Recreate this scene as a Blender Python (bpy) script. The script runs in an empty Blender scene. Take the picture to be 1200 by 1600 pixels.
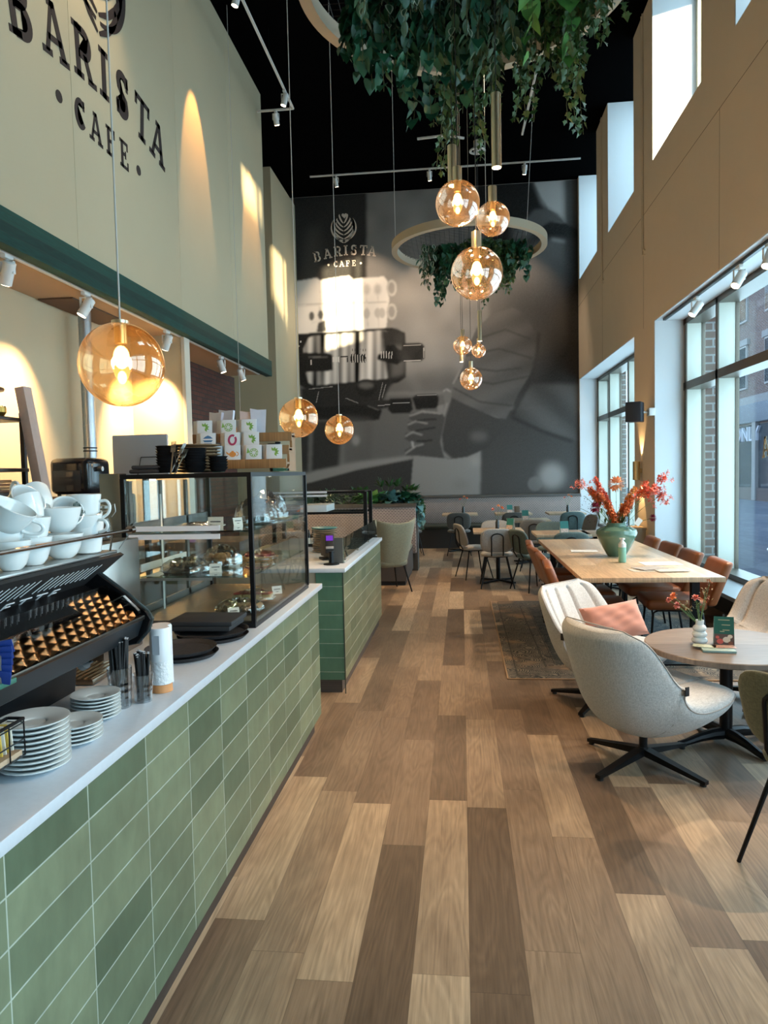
import bpy, bmesh, math, random
import numpy as np
from mathutils import Vector, Matrix, Euler
from math import sin, cos, pi, radians as R, sqrt, floor, atan2

random.seed(7)
SC = bpy.context.scene
COL = SC.collection

# ------------------------------------------------------------------ camera
F_PX, YAW, PITCH, ROLL, CAM_H = 1120.0, 0.1090, 0.0547, -0.0223, 1.6
_fw = Vector((-sin(YAW)*cos(PITCH), cos(YAW)*cos(PITCH), -sin(PITCH)))
_r = Vector((cos(YAW), sin(YAW), 0)); _u = _r.cross(_fw)
_R = _r*cos(ROLL)+_u*sin(ROLL); _U = _u*cos(ROLL)-_r*sin(ROLL)
cd = bpy.data.cameras.new('camera'); cam = bpy.data.objects.new('camera', cd); COL.objects.link(cam)
cam.matrix_world = Matrix(((_R.x, _U.x, -_fw.x, 0), (_R.y, _U.y, -_fw.y, 0), (_R.z, _U.z, -_fw.z, CAM_H), (0, 0, 0, 1)))
cd.sensor_fit = 'VERTICAL'; cd.sensor_height = 24.0; cd.lens = 24.0*F_PX/1600.0
cd.clip_start = 0.05; cd.clip_end = 300
SC.camera = cam

# ------------------------------------------------------------------ world, sun, exposure
W = bpy.data.worlds.new('world'); SC.world = W; W.use_nodes = True
_n = W.node_tree.nodes; _l = W.node_tree.links; _n.clear()
_o = _n.new('ShaderNodeOutputWorld'); _b = _n.new('ShaderNodeBackground')
_tc = _n.new('ShaderNodeTexCoord'); _sx = _n.new('ShaderNodeSeparateXYZ'); _rp = _n.new('ShaderNodeValToRGB')
_l.new(_tc.outputs['Generated'], _sx.inputs[0]); _l.new(_sx.outputs['Z'], _rp.inputs[0]); _l.new(_rp.outputs[0], _b.inputs[0]); _l.new(_b.outputs[0], _o.inputs[0])
_rp.color_ramp.elements[0].color = (0.62, 0.78, 0.95, 1); _rp.color_ramp.elements[1].color = (0.30, 0.52, 0.92, 1)
_rp.color_ramp.elements[0].position = 0.02
SKY_STRENGTH = 1.3
_b.inputs[1].default_value = SKY_STRENGTH
sl = bpy.data.lights.new('sun', 'SUN'); sl.energy = 14; sl.color = (1.0, 0.80, 0.50); sl.angle = R(0.8)
sun = bpy.data.objects.new('sun', sl); COL.objects.link(sun)
sun.rotation_euler = Vector((-0.78, 1.0, -0.175)).to_track_quat('-Z', 'Y').to_euler()
sun.location = (12, -12, 6)
VS = SC.view_settings
SC.display_settings.display_device = 'sRGB'
VS.view_transform = 'Standard'; VS.look = 'None'; VS.gamma = 1.0; VS.use_curve_mapping = False; VS.exposure = 0.80

def area(name, loc, aim, sx, sy, e, col):
    l = bpy.data.lights.new(name, 'AREA'); l.shape = 'RECTANGLE'; l.size = sx; l.size_y = sy; l.energy = e; l.color = col
    o = bpy.data.objects.new(name, l); COL.objects.link(o); o.location = loc
    o.rotation_euler = Vector(aim).to_track_quat('-Z', 'Y').to_euler(); return o
DAY = (0.58, 0.84, 1.0)
# daylight that comes in through the tall street windows and the high windows
area('daylight_street_window', (3.22, 6.9, 1.95), (-1, 0, 0), 5.6, 3.0, 175, DAY)
area('daylight_street_window', (3.22, 13.2, 1.95), (-1, 0, 0), 4.6, 3.0, 135, DAY)
area('daylight_street_window', (3.22, -0.4, 1.95), (-1, 0, 0), 5.6, 3.0, 210, DAY)
for _y in (14.66, 11.77, 8.9, 6.1, 3.28):
    area('daylight_high_window', (3.55, _y, 6.7), (-1, 0, -0.35), 1.8, 2.0, 38, DAY)

# ------------------------------------------------------------------ node helper
class NT:
    def __init__(s, name):
        s.m = bpy.data.materials.new(name); s.m.use_nodes = True; s.t = s.m.node_tree; s.t.nodes.clear()
        s.out = s.t.nodes.new('ShaderNodeOutputMaterial')
    def n(s, typ, **k):
        nd = s.t.nodes.new(typ)
        for a, b in k.items(): setattr(nd, a, b)
        return nd
    def put(s, sock, v):
        if v is None: return
        if hasattr(v, 'is_linked') or isinstance(v, bpy.types.NodeSocket): s.t.links.new(v, sock)
        else:
            if isinstance(v, (tuple, list)) and len(v) == 3 and sock.type == 'RGBA': v = (*v, 1)
            sock.default_value = v
    def ma(s, op, a, b=None, c=None, clamp=False):
        nd = s.n('ShaderNodeMath', operation=op, use_clamp=clamp); s.put(nd.inputs[0], a)
        if b is not None: s.put(nd.inputs[1], b)
        if c is not None: s.put(nd.inputs[2], c)
        return nd.outputs[0]
    def xyz(s, kind='Object'):
        t = s.n('ShaderNodeTexCoord'); q = s.n('ShaderNodeSeparateXYZ'); s.put(q.inputs[0], t.outputs[kind]); return q.outputs
    def comb(s, x, y, z=0.0):
        q = s.n('ShaderNodeCombineXYZ'); s.put(q.inputs[0], x); s.put(q.inputs[1], y); s.put(q.inputs[2], z); return q.outputs[0]
    def noise(s, v, scale=5, detail=3, rough=.5, dist=0.0):
        q = s.n('ShaderNodeTexNoise'); s.put(q.inputs['Vector'], v); q.inputs['Scale'].default_value = scale
        q.inputs['Detail'].default_value = detail; q.inputs['Roughness'].default_value = rough; q.inputs['Distortion'].default_value = dist
        return q.outputs[0]
    def wn(s, v, dim='2D'):
        q = s.n('ShaderNodeTexWhiteNoise', noise_dimensions=dim)
        if dim == '1D': s.put(q.inputs['W'], v)
        else: s.put(q.inputs['Vector'], v)
        return q.outputs[0]
    def ramp(s, f, stops, interp='LINEAR'):
        q = s.n('ShaderNodeValToRGB'); s.put(q.inputs[0], f); cr = q.color_ramp; cr.interpolation = interp
        while len(cr.elements) < len(stops): cr.elements.new(0.5)
        for e, (p, c) in zip(cr.elements, stops): e.position = p; e.color = (*c, 1)
        return q.outputs[0]
    def mix(s, f, a, b, mode='MIX'):
        q = s.n('ShaderNodeMix', data_type='RGBA', blend_type=mode); s.put(q.inputs[0], f); s.put(q.inputs[6], a); s.put(q.inputs[7], b); return q.outputs[2]
    def bump(s, h, st=.3, d=.01):
        q = s.n('ShaderNodeBump'); q.inputs['Strength'].default_value = st; q.inputs['Distance'].default_value = d; s.put(q.inputs['Height'], h); return q.outputs[0]
    def bsdf(s, col, rough=.5, metal=0., normal=None, **k):
        q = s.n('ShaderNodeBsdfPrincipled'); s.put(q.inputs['Base Color'], col); s.put(q.inputs['Roughness'], rough); s.put(q.inputs['Metallic'], metal)
        if normal is not None: s.put(q.inputs['Normal'], normal)
        for a, b in k.items(): s.put(q.inputs[a.replace('_', ' ')], b)
        s.t.links.new(q.outputs[0], s.out.inputs[0]); return s.m

MC = {}
def M(name, col=None, rough=.5, metal=0., var=0., scale=30, bump=0., **k):
    if name in MC: return MC[name]
    t = NT(name); v = t.n('ShaderNodeTexCoord').outputs['Object']
    c = col; nrm = None
    if var or bump:
        nz = t.noise(v, scale, 4)
        if var: c = t.mix(nz, tuple(x*(1-var) for x in col), tuple(min(1, x*(1+var)) for x in col))
        if bump: nrm = t.bump(nz, bump)
    MC[name] = t.bsdf(c, rough, metal, nrm, **k); return MC[name]
def emis(name, col, st):
    if name in MC: return MC[name]
    t = NT(name); e = t.n('ShaderNodeEmission'); t.put(e.inputs[0], col); e.inputs[1].default_value = st
    t.t.links.new(e.outputs[0], t.out.inputs[0]); MC[name] = t.m; return t.m
def thin_glass(name, tint=(1, 1, 1), refl=.06, rough=0.02, gcol=(1, 1, 1), power=3.2, face=1.0):
    if name in MC: return MC[name]
    t = NT(name); tr = t.n('ShaderNodeBsdfTransparent'); t.put(tr.inputs[0], tint)
    gl = t.n('ShaderNodeBsdfGlossy'); t.put(gl.inputs[0], gcol); gl.inputs['Roughness'].default_value = rough
    lw = t.n('ShaderNodeLayerWeight'); lw.inputs['Blend'].default_value = .5
    f = t.ma('ADD', t.ma('MULTIPLY', t.ma('POWER', lw.outputs['Facing'], power), face), refl, clamp=True)
    mx = t.n('ShaderNodeMixShader'); t.put(mx.inputs[0], f); t.t.links.new(tr.outputs[0], mx.inputs[1]); t.t.links.new(gl.outputs[0], mx.inputs[2])
    t.t.links.new(mx.outputs[0], t.out.inputs[0]); MC[name] = t.m; return t.m

def glow_glass(name, tint, refl, gcol, power, face, tl, tcol):
    m = thin_glass(name, tint, refl, .015, gcol, power, face); nt = m.node_tree
    out = [n for n in nt.nodes if n.type == 'OUTPUT_MATERIAL'][0]; src = out.inputs[0].links[0].from_socket
    tb = nt.nodes.new('ShaderNodeBsdfTranslucent'); tb.inputs[0].default_value = (*tcol, 1); mx = nt.nodes.new('ShaderNodeMixShader'); mx.inputs[0].default_value = tl
    nt.links.new(src, mx.inputs[1]); nt.links.new(tb.outputs[0], mx.inputs[2]); nt.links.new(mx.outputs[0], out.inputs[0]); return m
def planks(name, cols, w, ln, ax=0, rough=.42, grain=1.0, kind='Object', ends=True, seam=.35):
    """boards running along the other horizontal axis than ax"""
    t = NT(name); x = t.xyz(kind); a, b = (x[0], x[1]) if ax == 0 else (x[1], x[0])
    if ax == 2: a, b = x[2], x[1]
    if ax == 3: a, b = x[2], x[0]
    u = t.ma('DIVIDE', a, w); row = t.ma('FLOOR', u)
    v = t.ma('ADD', t.ma('DIVIDE', b, ln), t.ma('MULTIPLY', t.wn(row, '1D'), 7.3)); col = t.ma('FLOOR', v)
    rnd = t.wn(t.comb(row, col))
    rnd2 = t.wn(t.comb(t.ma('ADD', row, 31.7), col))
    gx = t.ma('ADD', t.ma('MULTIPLY', a, 1.0), t.ma('MULTIPLY', rnd, 9.0)); gy = t.ma('ADD', b, t.ma('MULTIPLY', rnd2, 13.0))
    vec = t.comb(t.ma('MULTIPLY', gx, 5.0), t.ma('MULTIPLY', gy, .55), 0)
    fld = t.noise(vec, 1.3, 2, .5, .3)
    rings = t.ma('FRACT', t.ma('MULTIPLY', fld, 17.0))
    rings = t.ma('ABSOLUTE', t.ma('SUBTRACT', t.ma('MULTIPLY', rings, 2.0), 1.0))
    fine = t.noise(t.comb(t.ma('MULTIPLY', gx, 95.0), t.ma('MULTIPLY', gy, 3.2), 0), 1.0, 4, .65)
    blot = t.noise(t.comb(t.ma('MULTIPLY', gx, 4.0), t.ma('MULTIPLY', gy, 1.6), 0), 1.5, 3, .6)
    base = t.ramp(t.ma('ADD', rnd, t.ma('MULTIPLY', t.ma('SUBTRACT', blot, .5), .55), clamp=True), cols)
    g = t.ma('ADD', t.ma('MULTIPLY', rings, .22*grain), t.ma('MULTIPLY', t.ma('SUBTRACT', fine, .5), 1.1*grain))
    g = t.ma('ADD', g, .86)
    base = t.mix(1.0, base, t.comb(g, g, g), 'MULTIPLY')
    fu = t.ma('FRACT', u); e1 = t.ma('MINIMUM', fu, t.ma('SUBTRACT', 1.0, fu)); sm = t.ma('LESS_THAN', e1, .0016/w)
    if ends:
        fv = t.ma('FRACT', v); e2 = t.ma('MINIMUM', fv, t.ma('SUBTRACT', 1.0, fv)); sm = t.ma('MAXIMUM', sm, t.ma('LESS_THAN', e2, .0018/ln))
    c = t.mix(t.ma('MULTIPLY', sm, seam), base, (.03, .02, .012))
    rr = t.ma('ADD', rough-.05, t.ma('MULTIPLY', fine, .12))
    m = t.bsdf(c, rr, 0., t.bump(t.ma('SUBTRACT', fine, sm), .08, .004)); MC[name] = m; return m

def bricks(name, c1, c2, mortar, bw, bh, ms=.01, off=.5, axes=(1, 2), rough=.6, shift=(0, 0), var=.5, bump=.4, kind='Object', gloss_var=0.):
    t = NT(name); x = t.xyz(kind)
    v = t.comb(t.ma('SUBTRACT', x[axes[0]], shift[0]), t.ma('SUBTRACT', x[axes[1]], shift[1]), 0.0)
    q = t.n('ShaderNodeTexBrick'); t.put(q.inputs['Vector'], v); q.offset = off; q.squash = 1.0
    t.put(q.inputs['Color1'], c1); t.put(q.inputs['Color2'], c2); t.put(q.inputs['Mortar'], mortar)
    q.inputs['Scale'].default_value = 1.0; q.inputs['Brick Width'].default_value = bw; q.inputs['Row Height'].default_value = bh
    q.inputs['Mortar Size'].default_value = ms; q.inputs['Mortar Smooth'].default_value = .1
    nz = t.ma('ADD', t.ma('MULTIPLY', t.noise(t.comb(x[0], x[1], x[2]), 5.0, 2, .5), .6), t.ma('MULTIPLY', t.noise(t.comb(x[0], x[1], t.ma('MULTIPLY', x[2], .5)), 26.0, 3, .55), .4))
    f = t.ma('ADD', 1.0-var*.75, t.ma('MULTIPLY', nz, var*1.5))
    c = t.mix(1.0, q.outputs[0], t.comb(f, f, f), 'MULTIPLY')
    h = t.ma('SUBTRACT', 1.0, q.outputs[1])
    m = t.bsdf(c, rough, 0., t.bump(h, bump, .004) if bump else None); MC[name] = m; return m

def fabric(name, c1, c2, scale=260, rough=.9, bump=.35):
    if name in MC: return MC[name]
    t = NT(name); x = t.xyz('Object')
    a = t.noise(t.comb(t.ma('MULTIPLY', x[0], .15), x[1], x[2]), scale, 2, .7)
    b = t.noise(t.comb(x[0], t.ma('MULTIPLY', x[1], .9), t.ma('MULTIPLY', x[2], .12)), scale, 2, .7)
    f = t.ma('MULTIPLY', t.ma('ADD', a, b), .5)
    f2 = t.ma('MULTIPLY', t.ma('SUBTRACT', f, .36), 3.6, clamp=True)
    c = t.mix(f2, c1, c2)
    m = t.bsdf(c, rough, 0., t.bump(f, bump, .003), Sheen_Weight=.15); MC[name] = m; return m

# ------------------------------------------------------------------ geometry helper
def fr(p0, p1):
    d = (Vector(p1)-Vector(p0)); L = d.length or 1e-6; z = d/L
    a = Vector((1, 0, 0)) if abs(z.x) < .9 else Vector((0, 1, 0)); x = z.cross(a).normalized(); return x, z.cross(x), z, L

class B:
    def __init__(s): s.v = []; s.f = []; s.mi = []; s.sm = []
    def add(s, vs, fs, mi=0, sm=True, X=None):
        k = len(s.v)
        s.v += [tuple(X @ Vector(p)) if X else tuple(p) for p in vs]
        for f in fs: s.f.append([k+i for i in f]); s.mi.append(mi); s.sm.append(sm)
        return s
    def box(s, x0, x1, y0, y1, z0, z1, bev=0., mi=0, X=None, seg=2):
        if bev <= 0:
            vs = [(x, y, z) for x in (x0, x1) for y in (y0, y1) for z in (z0, z1)]
            return s.add(vs, [(0, 1, 3, 2), (4, 6, 7, 5), (0, 4, 5, 1), (2, 3, 7, 6), (0, 2, 6, 4), (1, 5, 7, 3)], mi, False, X)
        bm = bmesh.new(); bmesh.ops.create_cube(bm, size=1)
        for v in bm.verts: v.co = Vector(((x0+x1)/2+v.co.x*(x1-x0), (y0+y1)/2+v.co.y*(y1-y0), (z0+z1)/2+v.co.z*(z1-z0)))
        bev = min(bev, .49*min(abs(x1-x0), abs(y1-y0), abs(z1-z0)))
        bmesh.ops.bevel(bm, geom=list(bm.edges), offset=bev, segments=seg, profile=.5, affect='EDGES')
        return s.from_bm(bm, mi, X)
    def from_bm(s, bm, mi=0, X=None, sm=True):
        bm.verts.index_update(); s.add([v.co[:] for v in bm.verts], [[v.index for v in f.verts] for f in bm.faces], mi, sm, X); bm.free(); return s
    def rbox(s, c, d, X, bev=.002, mi=0):
        return s.box(c[0]-d[0]/2, c[0]+d[0]/2, c[1]-d[1]/2, c[1]+d[1]/2, c[2]-d[2]/2, c[2]+d[2]/2, bev, mi, X)
    def cyl(s, p0, p1, r0, r1=None, n=16, mi=0, cap=True, X=None):
        r1 = r0 if r1 is None else r1; x, y, z, L = fr(p0, p1); p0 = Vector(p0); p1 = Vector(p1); vs = []
        for p, r in ((p0, r0), (p1, r1)):
            for i in range(n): a = 2*pi*i/n; vs.append(p+(x*cos(a)+y*sin(a))*r)
        s.add(vs, [(i, (i+1) % n, n+(i+1) % n, n+i) for i in range(n)], mi, True, X)
        if cap: s.add(vs[:n], [tuple(range(n))[::-1]], mi, False, X); s.add(vs[n:], [tuple(range(n))], mi, False, X)
        return s
    def bar(s, p0, p1, w, h, mi=0, bev=0., up=(0, 0, 1)):
        p0 = Vector(p0); p1 = Vector(p1); d = p1-p0; L = d.length; z = d/L; u = Vector(up)
        if abs(z.dot(u)) > .99: u = Vector((1, 0, 0))
        x = z.cross(u).normalized(); y = x.cross(z)
        X = Matrix(((x.x, z.x, y.x, p0.x), (x.y, z.y, y.y, p0.y), (x.z, z.z, y.z, p0.z), (0, 0, 0, 1)))
        return s.box(-w/2, w/2, 0, L, -h/2, h/2, bev, mi, X)
    def tube(s, pts, r, n=8, closed=False, mi=0, rs=None, cap=True):
        P = [Vector(p) for p in pts]; m = len(P); vs = []
        up = None
        for i, p in enumerate(P):
            if closed: t = (P[(i+1) % m]-P[i-1]).normalized()
            else: t = (P[min(i+1, m-1)]-P[max(i-1, 0)]).normalized()
            if up is None: a = Vector((0, 0, 1)) if abs(t.z) < .9 else Vector((1, 0, 0)); up = t.cross(a).normalized()
            up = (up-t*up.dot(t)).normalized(); b = t.cross(up); rr = rs[i] if rs else r
            for k in range(n): a = 2*pi*k/n; vs.append(p+(up*cos(a)+b*sin(a))*rr)
        fs = [(i*n+k, i*n+(k+1) % n, ((i+1) % m)*n+(k+1) % n, ((i+1) % m)*n+k) for i in range(m if closed else m-1) for k in range(n)]
        s.add(vs, fs, mi, True)
        if not closed and cap: s.add(vs[:n], [tuple(range(n))[::-1]], mi, False); s.add(vs[-n:], [tuple(range(n))], mi, False)
        return s
    def lathe(s, prof, c=(0, 0, 0), n=32, mi=0, X=None, sm=True):
        vs = []; k = len(prof)
        for r, z in prof:
            for i in range(n): a = 2*pi*i/n; vs.append((c[0]+r*cos(a), c[1]+r*sin(a), c[2]+z))
        return s.add(vs, [(j*n+i, j*n+(i+1) % n, (j+1)*n+(i+1) % n, (j+1)*n+i) for j in range(k-1) for i in range(n)], mi, sm, X)
    def prism(s, poly, a0, a1, ax='y', mi=0, X=None, sm=False):
        n = len(poly)
        g = {'y': lambda p, a: (p[0], a, p[1]), 'x': lambda p, a: (a, p[0], p[1]), 'z': lambda p, a: (p[0], p[1], a)}[ax]
        vs = [g(p, a0) for p in poly]+[g(p, a1) for p in poly]
        return s.add(vs, [tuple(range(n)), tuple(range(2*n-1, n-1, -1))]+[(i, n+i, n+(i+1) % n, (i+1) % n) for i in range(n)], mi, sm, X)
    def surf(s, fn, nu, nv, cu=False, cv=False, mi=0, sm=True, X=None):
        U = nu if cu else nu+1; V = nv if cv else nv+1
        vs = [fn(i/nu, j/nv) for i in range(U) for j in range(V)]
        fs = [(i*V+j, ((i+1) % U)*V+j, ((i+1) % U)*V+(j+1) % V, i*V+(j+1) % V) for i in range(nu) for j in range(nv)]
        return s.add(vs, fs, mi, sm, X)
    def sph(s, c, r, n=16, mi=0, sc=(1, 1, 1), X=None):
        m = max(6, n//2)
        return s.surf(lambda u, v: (c[0]+r*sc[0]*sin(pi*(.001+.998*v))*cos(2*pi*u), c[1]+r*sc[1]*sin(pi*(.001+.998*v))*sin(2*pi*u), c[2]+r*sc[2]*cos(pi*(.001+.998*v))), n, m, True, False, mi, True, X)
    def pad(s, w, d, h, c=(0, 0, 0), pw=4, n=28, m=8, mi=0, X=None, crown=0.):
        """cushion: superellipse outline w x d, rounded thickness h"""
        def fn(u, v):
            a = 2*pi*u; ph = pi*(v-.5); ca, sa = cos(a), sin(a)
            rr = (abs(ca)**pw+abs(sa)**pw)**(-1/pw)
            k = abs(cos(ph))**.38; zz = sin(ph); zz = math.copysign(abs(zz)**.8, zz)
            return (c[0]+w/2*rr*ca*k, c[1]+d/2*rr*sa*k, c[2]+h/2*zz*(1+crown*(1-k)))
        return s.surf(fn, n, m, True, False, mi, True, X)

def mk(name, b, mat, parent=None, smooth=None):
    me = bpy.data.meshes.new(name); me.from_pydata([tuple(v) for v in b.v], [], b.f)
    mats = mat if isinstance(mat, (list, tuple)) else [mat]
    for m_ in mats: me.materials.append(m_)
    me.polygons.foreach_set('material_index', b.mi)
    me.polygons.foreach_set('use_smooth', b.sm if smooth is None else [smooth]*len(b.f))
    me.validate(); me.update()
    bm = bmesh.new(); bm.from_mesh(me); bmesh.ops.remove_doubles(bm, verts=bm.verts, dist=1e-5)
    bmesh.ops.recalc_face_normals(bm, faces=bm.faces); bm.to_mesh(me); bm.free()
    o = bpy.data.objects.new(name, me); COL.objects.link(o)
    if parent is not None: o.parent = parent
    return o
def autosm(o, ang=35):
    me = o.data
    try: me.set_sharp_from_angle(angle=R(ang))
    except Exception: pass
    return o
def part(name, b, mat, parent, label=None, sharp=True):
    o = mk(name, b, mat, parent)
    if sharp: autosm(o)
    if label: o['label'] = label
    return o
def thing(name, label, cat, loc=(0, 0, 0), rz=0., group=None, rot=None):
    o = bpy.data.objects.new(name, None); COL.objects.link(o); o.location = loc
    o.rotation_euler = rot if rot else (0, 0, rz); o.empty_display_size = .1
    o['label'] = label; o['category'] = cat
    if group: o['group'] = group
    return o
def solo(name, b, mat, label, cat, loc=(0, 0, 0), rz=0., group=None, rot=None, kind=None):
    o = mk(name, b, mat); autosm(o); o.location = loc; o.rotation_euler = rot if rot else (0, 0, rz)
    o['label'] = label; o['category'] = cat
    if group: o['group'] = group
    if kind: o['kind'] = kind
    return o
def struct(name, b, mat):
    o = mk(name, b, mat); autosm(o, 30); o['kind'] = 'structure'; return o
def dup(o, loc=None, rz=None, label=None, group=None, parent=None, rot=None, scale=None):
    c = o.copy(); COL.objects.link(c)
    if parent is not None: c.parent = parent
    if loc is not None: c.location = loc
    if rz is not None: c.rotation_euler = (0, 0, rz)
    if rot is not None: c.rotation_euler = rot
    if scale is not None: c.scale = scale if hasattr(scale, '__len__') else (scale,)*3
    if label: c['label'] = label
    if group: c['group'] = group
    for ch in list(o.children): dup(ch, parent=c)
    return c
def place(first, used, **k):
    """first use moves the source itself, later uses copy it"""
    if not used:
        used.append(1)
        if 'loc' in k: first.location = k['loc']
        if 'rz' in k: first.rotation_euler = (0, 0, k['rz'])
        if 'rot' in k: first.rotation_euler = k['rot']
        if 'scale' in k: s_ = k['scale']; first.scale = s_ if hasattr(s_, '__len__') else (s_,)*3
        if 'label' in k: first['label'] = k['label']
        if 'group' in k: first['group'] = k['group']
        return first
    return dup(first, **k)
def spotlight(parent, loc, aim, e, col=(1, .68, .38), ang=60, blend=.5, size=.03):
    l = bpy.data.lights.new('spot_beam', 'SPOT'); l.energy = e; l.color = col; l.spot_size = R(ang); l.spot_blend = blend; l.shadow_soft_size = size
    o = bpy.data.objects.new('spot_beam', l); COL.objects.link(o); o.location = loc
    o.rotation_euler = Vector(aim).to_track_quat('-Z', 'Y').to_euler()
    if parent is not None: o.parent = parent
    return o

# ------------------------------------------------------------------ slab lettering and the leaf emblem (2D, unit cap height)
def _r(x0, y0, x1, y1): return [(x0, y0), (x1, y0), (x1, y1), (x0, y1)]
def thick(pts, w, taper=None):
    L_, R_ = [], []
    n = len(pts)
    for i, p in enumerate(pts):
        a = pts[max(i-1, 0)]; b = pts[min(i+1, n-1)]; dx, dy = b[0]-a[0], b[1]-a[1]; q = math.hypot(dx, dy) or 1
        ww = w*(taper(i/(n-1)) if taper else 1)/2
        L_.append((p[0]-dy/q*ww, p[1]+dx/q*ww)); R_.append((p[0]+dy/q*ww, p[1]-dx/q*ww))
    return L_+R_[::-1]
def arcp(cx, cy, rx, ry, a0, a1, n=14): return [(cx+rx*cos(R(a0+(a1-a0)*i/n)), cy+ry*sin(R(a0+(a1-a0)*i/n))) for i in range(n+1)]
S_ = .17; T_ = .12
GLY = {
 'B': (.74, [_r(0, 0, .36, T_), _r(0, 1-T_, .36, 1), _r(.09, 0, .09+S_, 1), thick([(.2, .94)]+arcp(.4, .74, .2, .2, 90, -90, 12)+[(.2, .54)], .15), thick([(.2, .52)]+arcp(.42, .29, .23, .23, 90, -90, 12)+[(.2, .06)], .15)]),
 'A': (.86, [_r(-.02, 0, .3, T_), _r(.54, 0, .88, T_), [(.08, .06), (.21, .06), (.46, 1), (.36, 1)], [(.34, 1), (.5, 1), (.8, .06), (.62, .06)], _r(.2, .28, .66, .28+T_), _r(.26, 1-T_, .5, 1)]),
 'R': (.82, [_r(0, 0, .36, T_), _r(0, 1-T_, .36, 1), _r(.09, 0, .09+S_, 1), thick([(.2, .94)]+arcp(.42, .7, .22, .24, 90, -90, 12)+[(.2, .46)], .15), [(.36, .5), (.52, .5), (.74, .06), (.56, .06)], _r(.52, 0, .86, T_)]),
 'I': (.38, [_r(0, 0, .38, T_), _r(0, 1-T_, .38, 1), _r(.1, 0, .1+S_+.01, 1)]),
 'S': (.62, [thick([(.52, .74)]+arcp(.31, .76, .2, .18, 20, 200, 12)+[(.14, .62), (.3, .52), (.48, .42)]+arcp(.31, .24, .21, .18, 20, -190, 14)+[(.1, .3)], .155), _r(.48, .66, .57, .98), _r(.05, .02, .14, .34)]),
 'T': (.74, [_r(.2, 0, .56, T_), _r(0, 1-T_, .76, 1), _r(.29, 0, .29+S_, 1), _r(0, .72, .1, 1), _r(.66, .72, .76, 1)]),
 'C': (.68, [thick(arcp(.36, .5, .28, .42, 40, 320, 22), .16), _r(.52, .66, .62, .98)]),
 'F': (.66, [_r(0, 0, .4, T_), _r(0, 1-T_, .62, 1), _r(.09, 0, .09+S_, 1), _r(.2, .46, .48, .46+T_), _r(.42, .38, .5, .66), _r(.54, .68, .63, 1)]),
 'E': (.66, [_r(0, 0, .64, T_), _r(0, 1-T_, .62, 1), _r(.09, 0, .09+S_, 1), _r(.2, .46, .46, .46+T_), _r(.4, .38, .48, .66), _r(.54, .7, .63, 1), _r(.56, 0, .65, .3)]),
}
def logo_polys():
    """shop mark as (big word, small word, emblem) in units of the print: origin at the emblem's axis, y up, baseline of the big word about -332"""
    out = []; sets = []
    big = [('B', 262, 560, 10), ('A', 347, 541, 7), ('R', 430, 528, 3.5), ('I', 492, 523, 0), ('S', 556, 524, -3), ('T', 632, 530, -6), ('A', 700, 540, -10)]
    for ch, cx, by, rot in big:
        w, ps = GLY[ch]; h = 80 if ch not in 'B' else 80; a = R(rot)
        for p in ps:
            q = []
            for x, y in p:
                X, Y = (x-w/2)*h*1.0, y*h; q.append((cx-480+X*cos(a)-Y*sin(a), -by+300+X*sin(a)+Y*cos(a)))
            out.append(q)
    sets.append(out); out = []
    for ch, cx in (('C', 408), ('A', 457), ('F', 507), ('E', 556)):
        w, ps = GLY[ch]; h = 48
        for p in ps: out.append([(cx-480+(x-w/2)*h, -612+300+y*h) for x, y in p])
    for cx in (348, 613): out.append(arcp(cx-480, -592+300, 9, 9, 0, 350, 14))
    sets.append(out); out = []
    # emblem: heart, leaf strokes, side arcs  (print y 190..408)
    hx, hy = 8, 92
    out.append([(hx+23*(sin(t)**3), hy+1.45*(13*cos(t)-5*cos(2*t)-2*cos(3*t)-cos(4*t))) for t in [2*pi*i/24 for i in range(24)]])
    for k in range(6):
        y0 = 62-k*31; w = 46+k*9 if k < 4 else 78-(k-4)*12; rise = 42
        for sg in (-1, 1):
            if k == 0: w = 34
            pts = [(4*sg*0+sg*3, y0-30), (sg*w*.45, y0-14), (sg*w*.8, y0+rise*.25), (sg*w, y0+rise*.75), (sg*w*.93, y0+rise)]
            sm = []
            for i in range(17):
                u = i/16*(len(pts)-1); j = min(int(u), len(pts)-2); f = u-j; f = f*f*(3-2*f)*.4+f*.6
                sm.append((pts[j][0]*(1-f)+pts[j+1][0]*f, pts[j][1]*(1-f)+pts[j+1][1]*f))
            out.append(thick(sm, 10, lambda u: .35+1.0*sin(pi*min(1, u*.9+.08))))
    for sg in (-1, 1):
        c = arcp(0, 0, 100, 104, 42, -86, 26); c = [(sg*x, y) for x, y in c]
        out.append(thick(c, 12, lambda u: .12+1.0*sin(pi*min(1, u*.85+.02))))
    sets.append(out); return sets
def decal(b, polys, place_fn, th, mi=0):
    for p in polys:
        n = len(p); k = [place_fn(x, y, 0) for x, y in p]+[place_fn(x, y, th) for x, y in p]
        bm = bmesh.new(); vs = [bm.verts.new(q) for q in k]
        try:
            bm.faces.new(vs[:n]); bm.faces.new(vs[n:][::-1])
            for i in range(n): bm.faces.new((vs[i], vs[n+i], vs[n+(i+1) % n], vs[(i+1) % n]))
            bmesh.ops.triangulate(bm, faces=[f for f in bm.faces if len(f.verts) > 4])
            b.from_bm(bm, mi, None, False)
        except Exception: bm.free()
    return b
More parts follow.
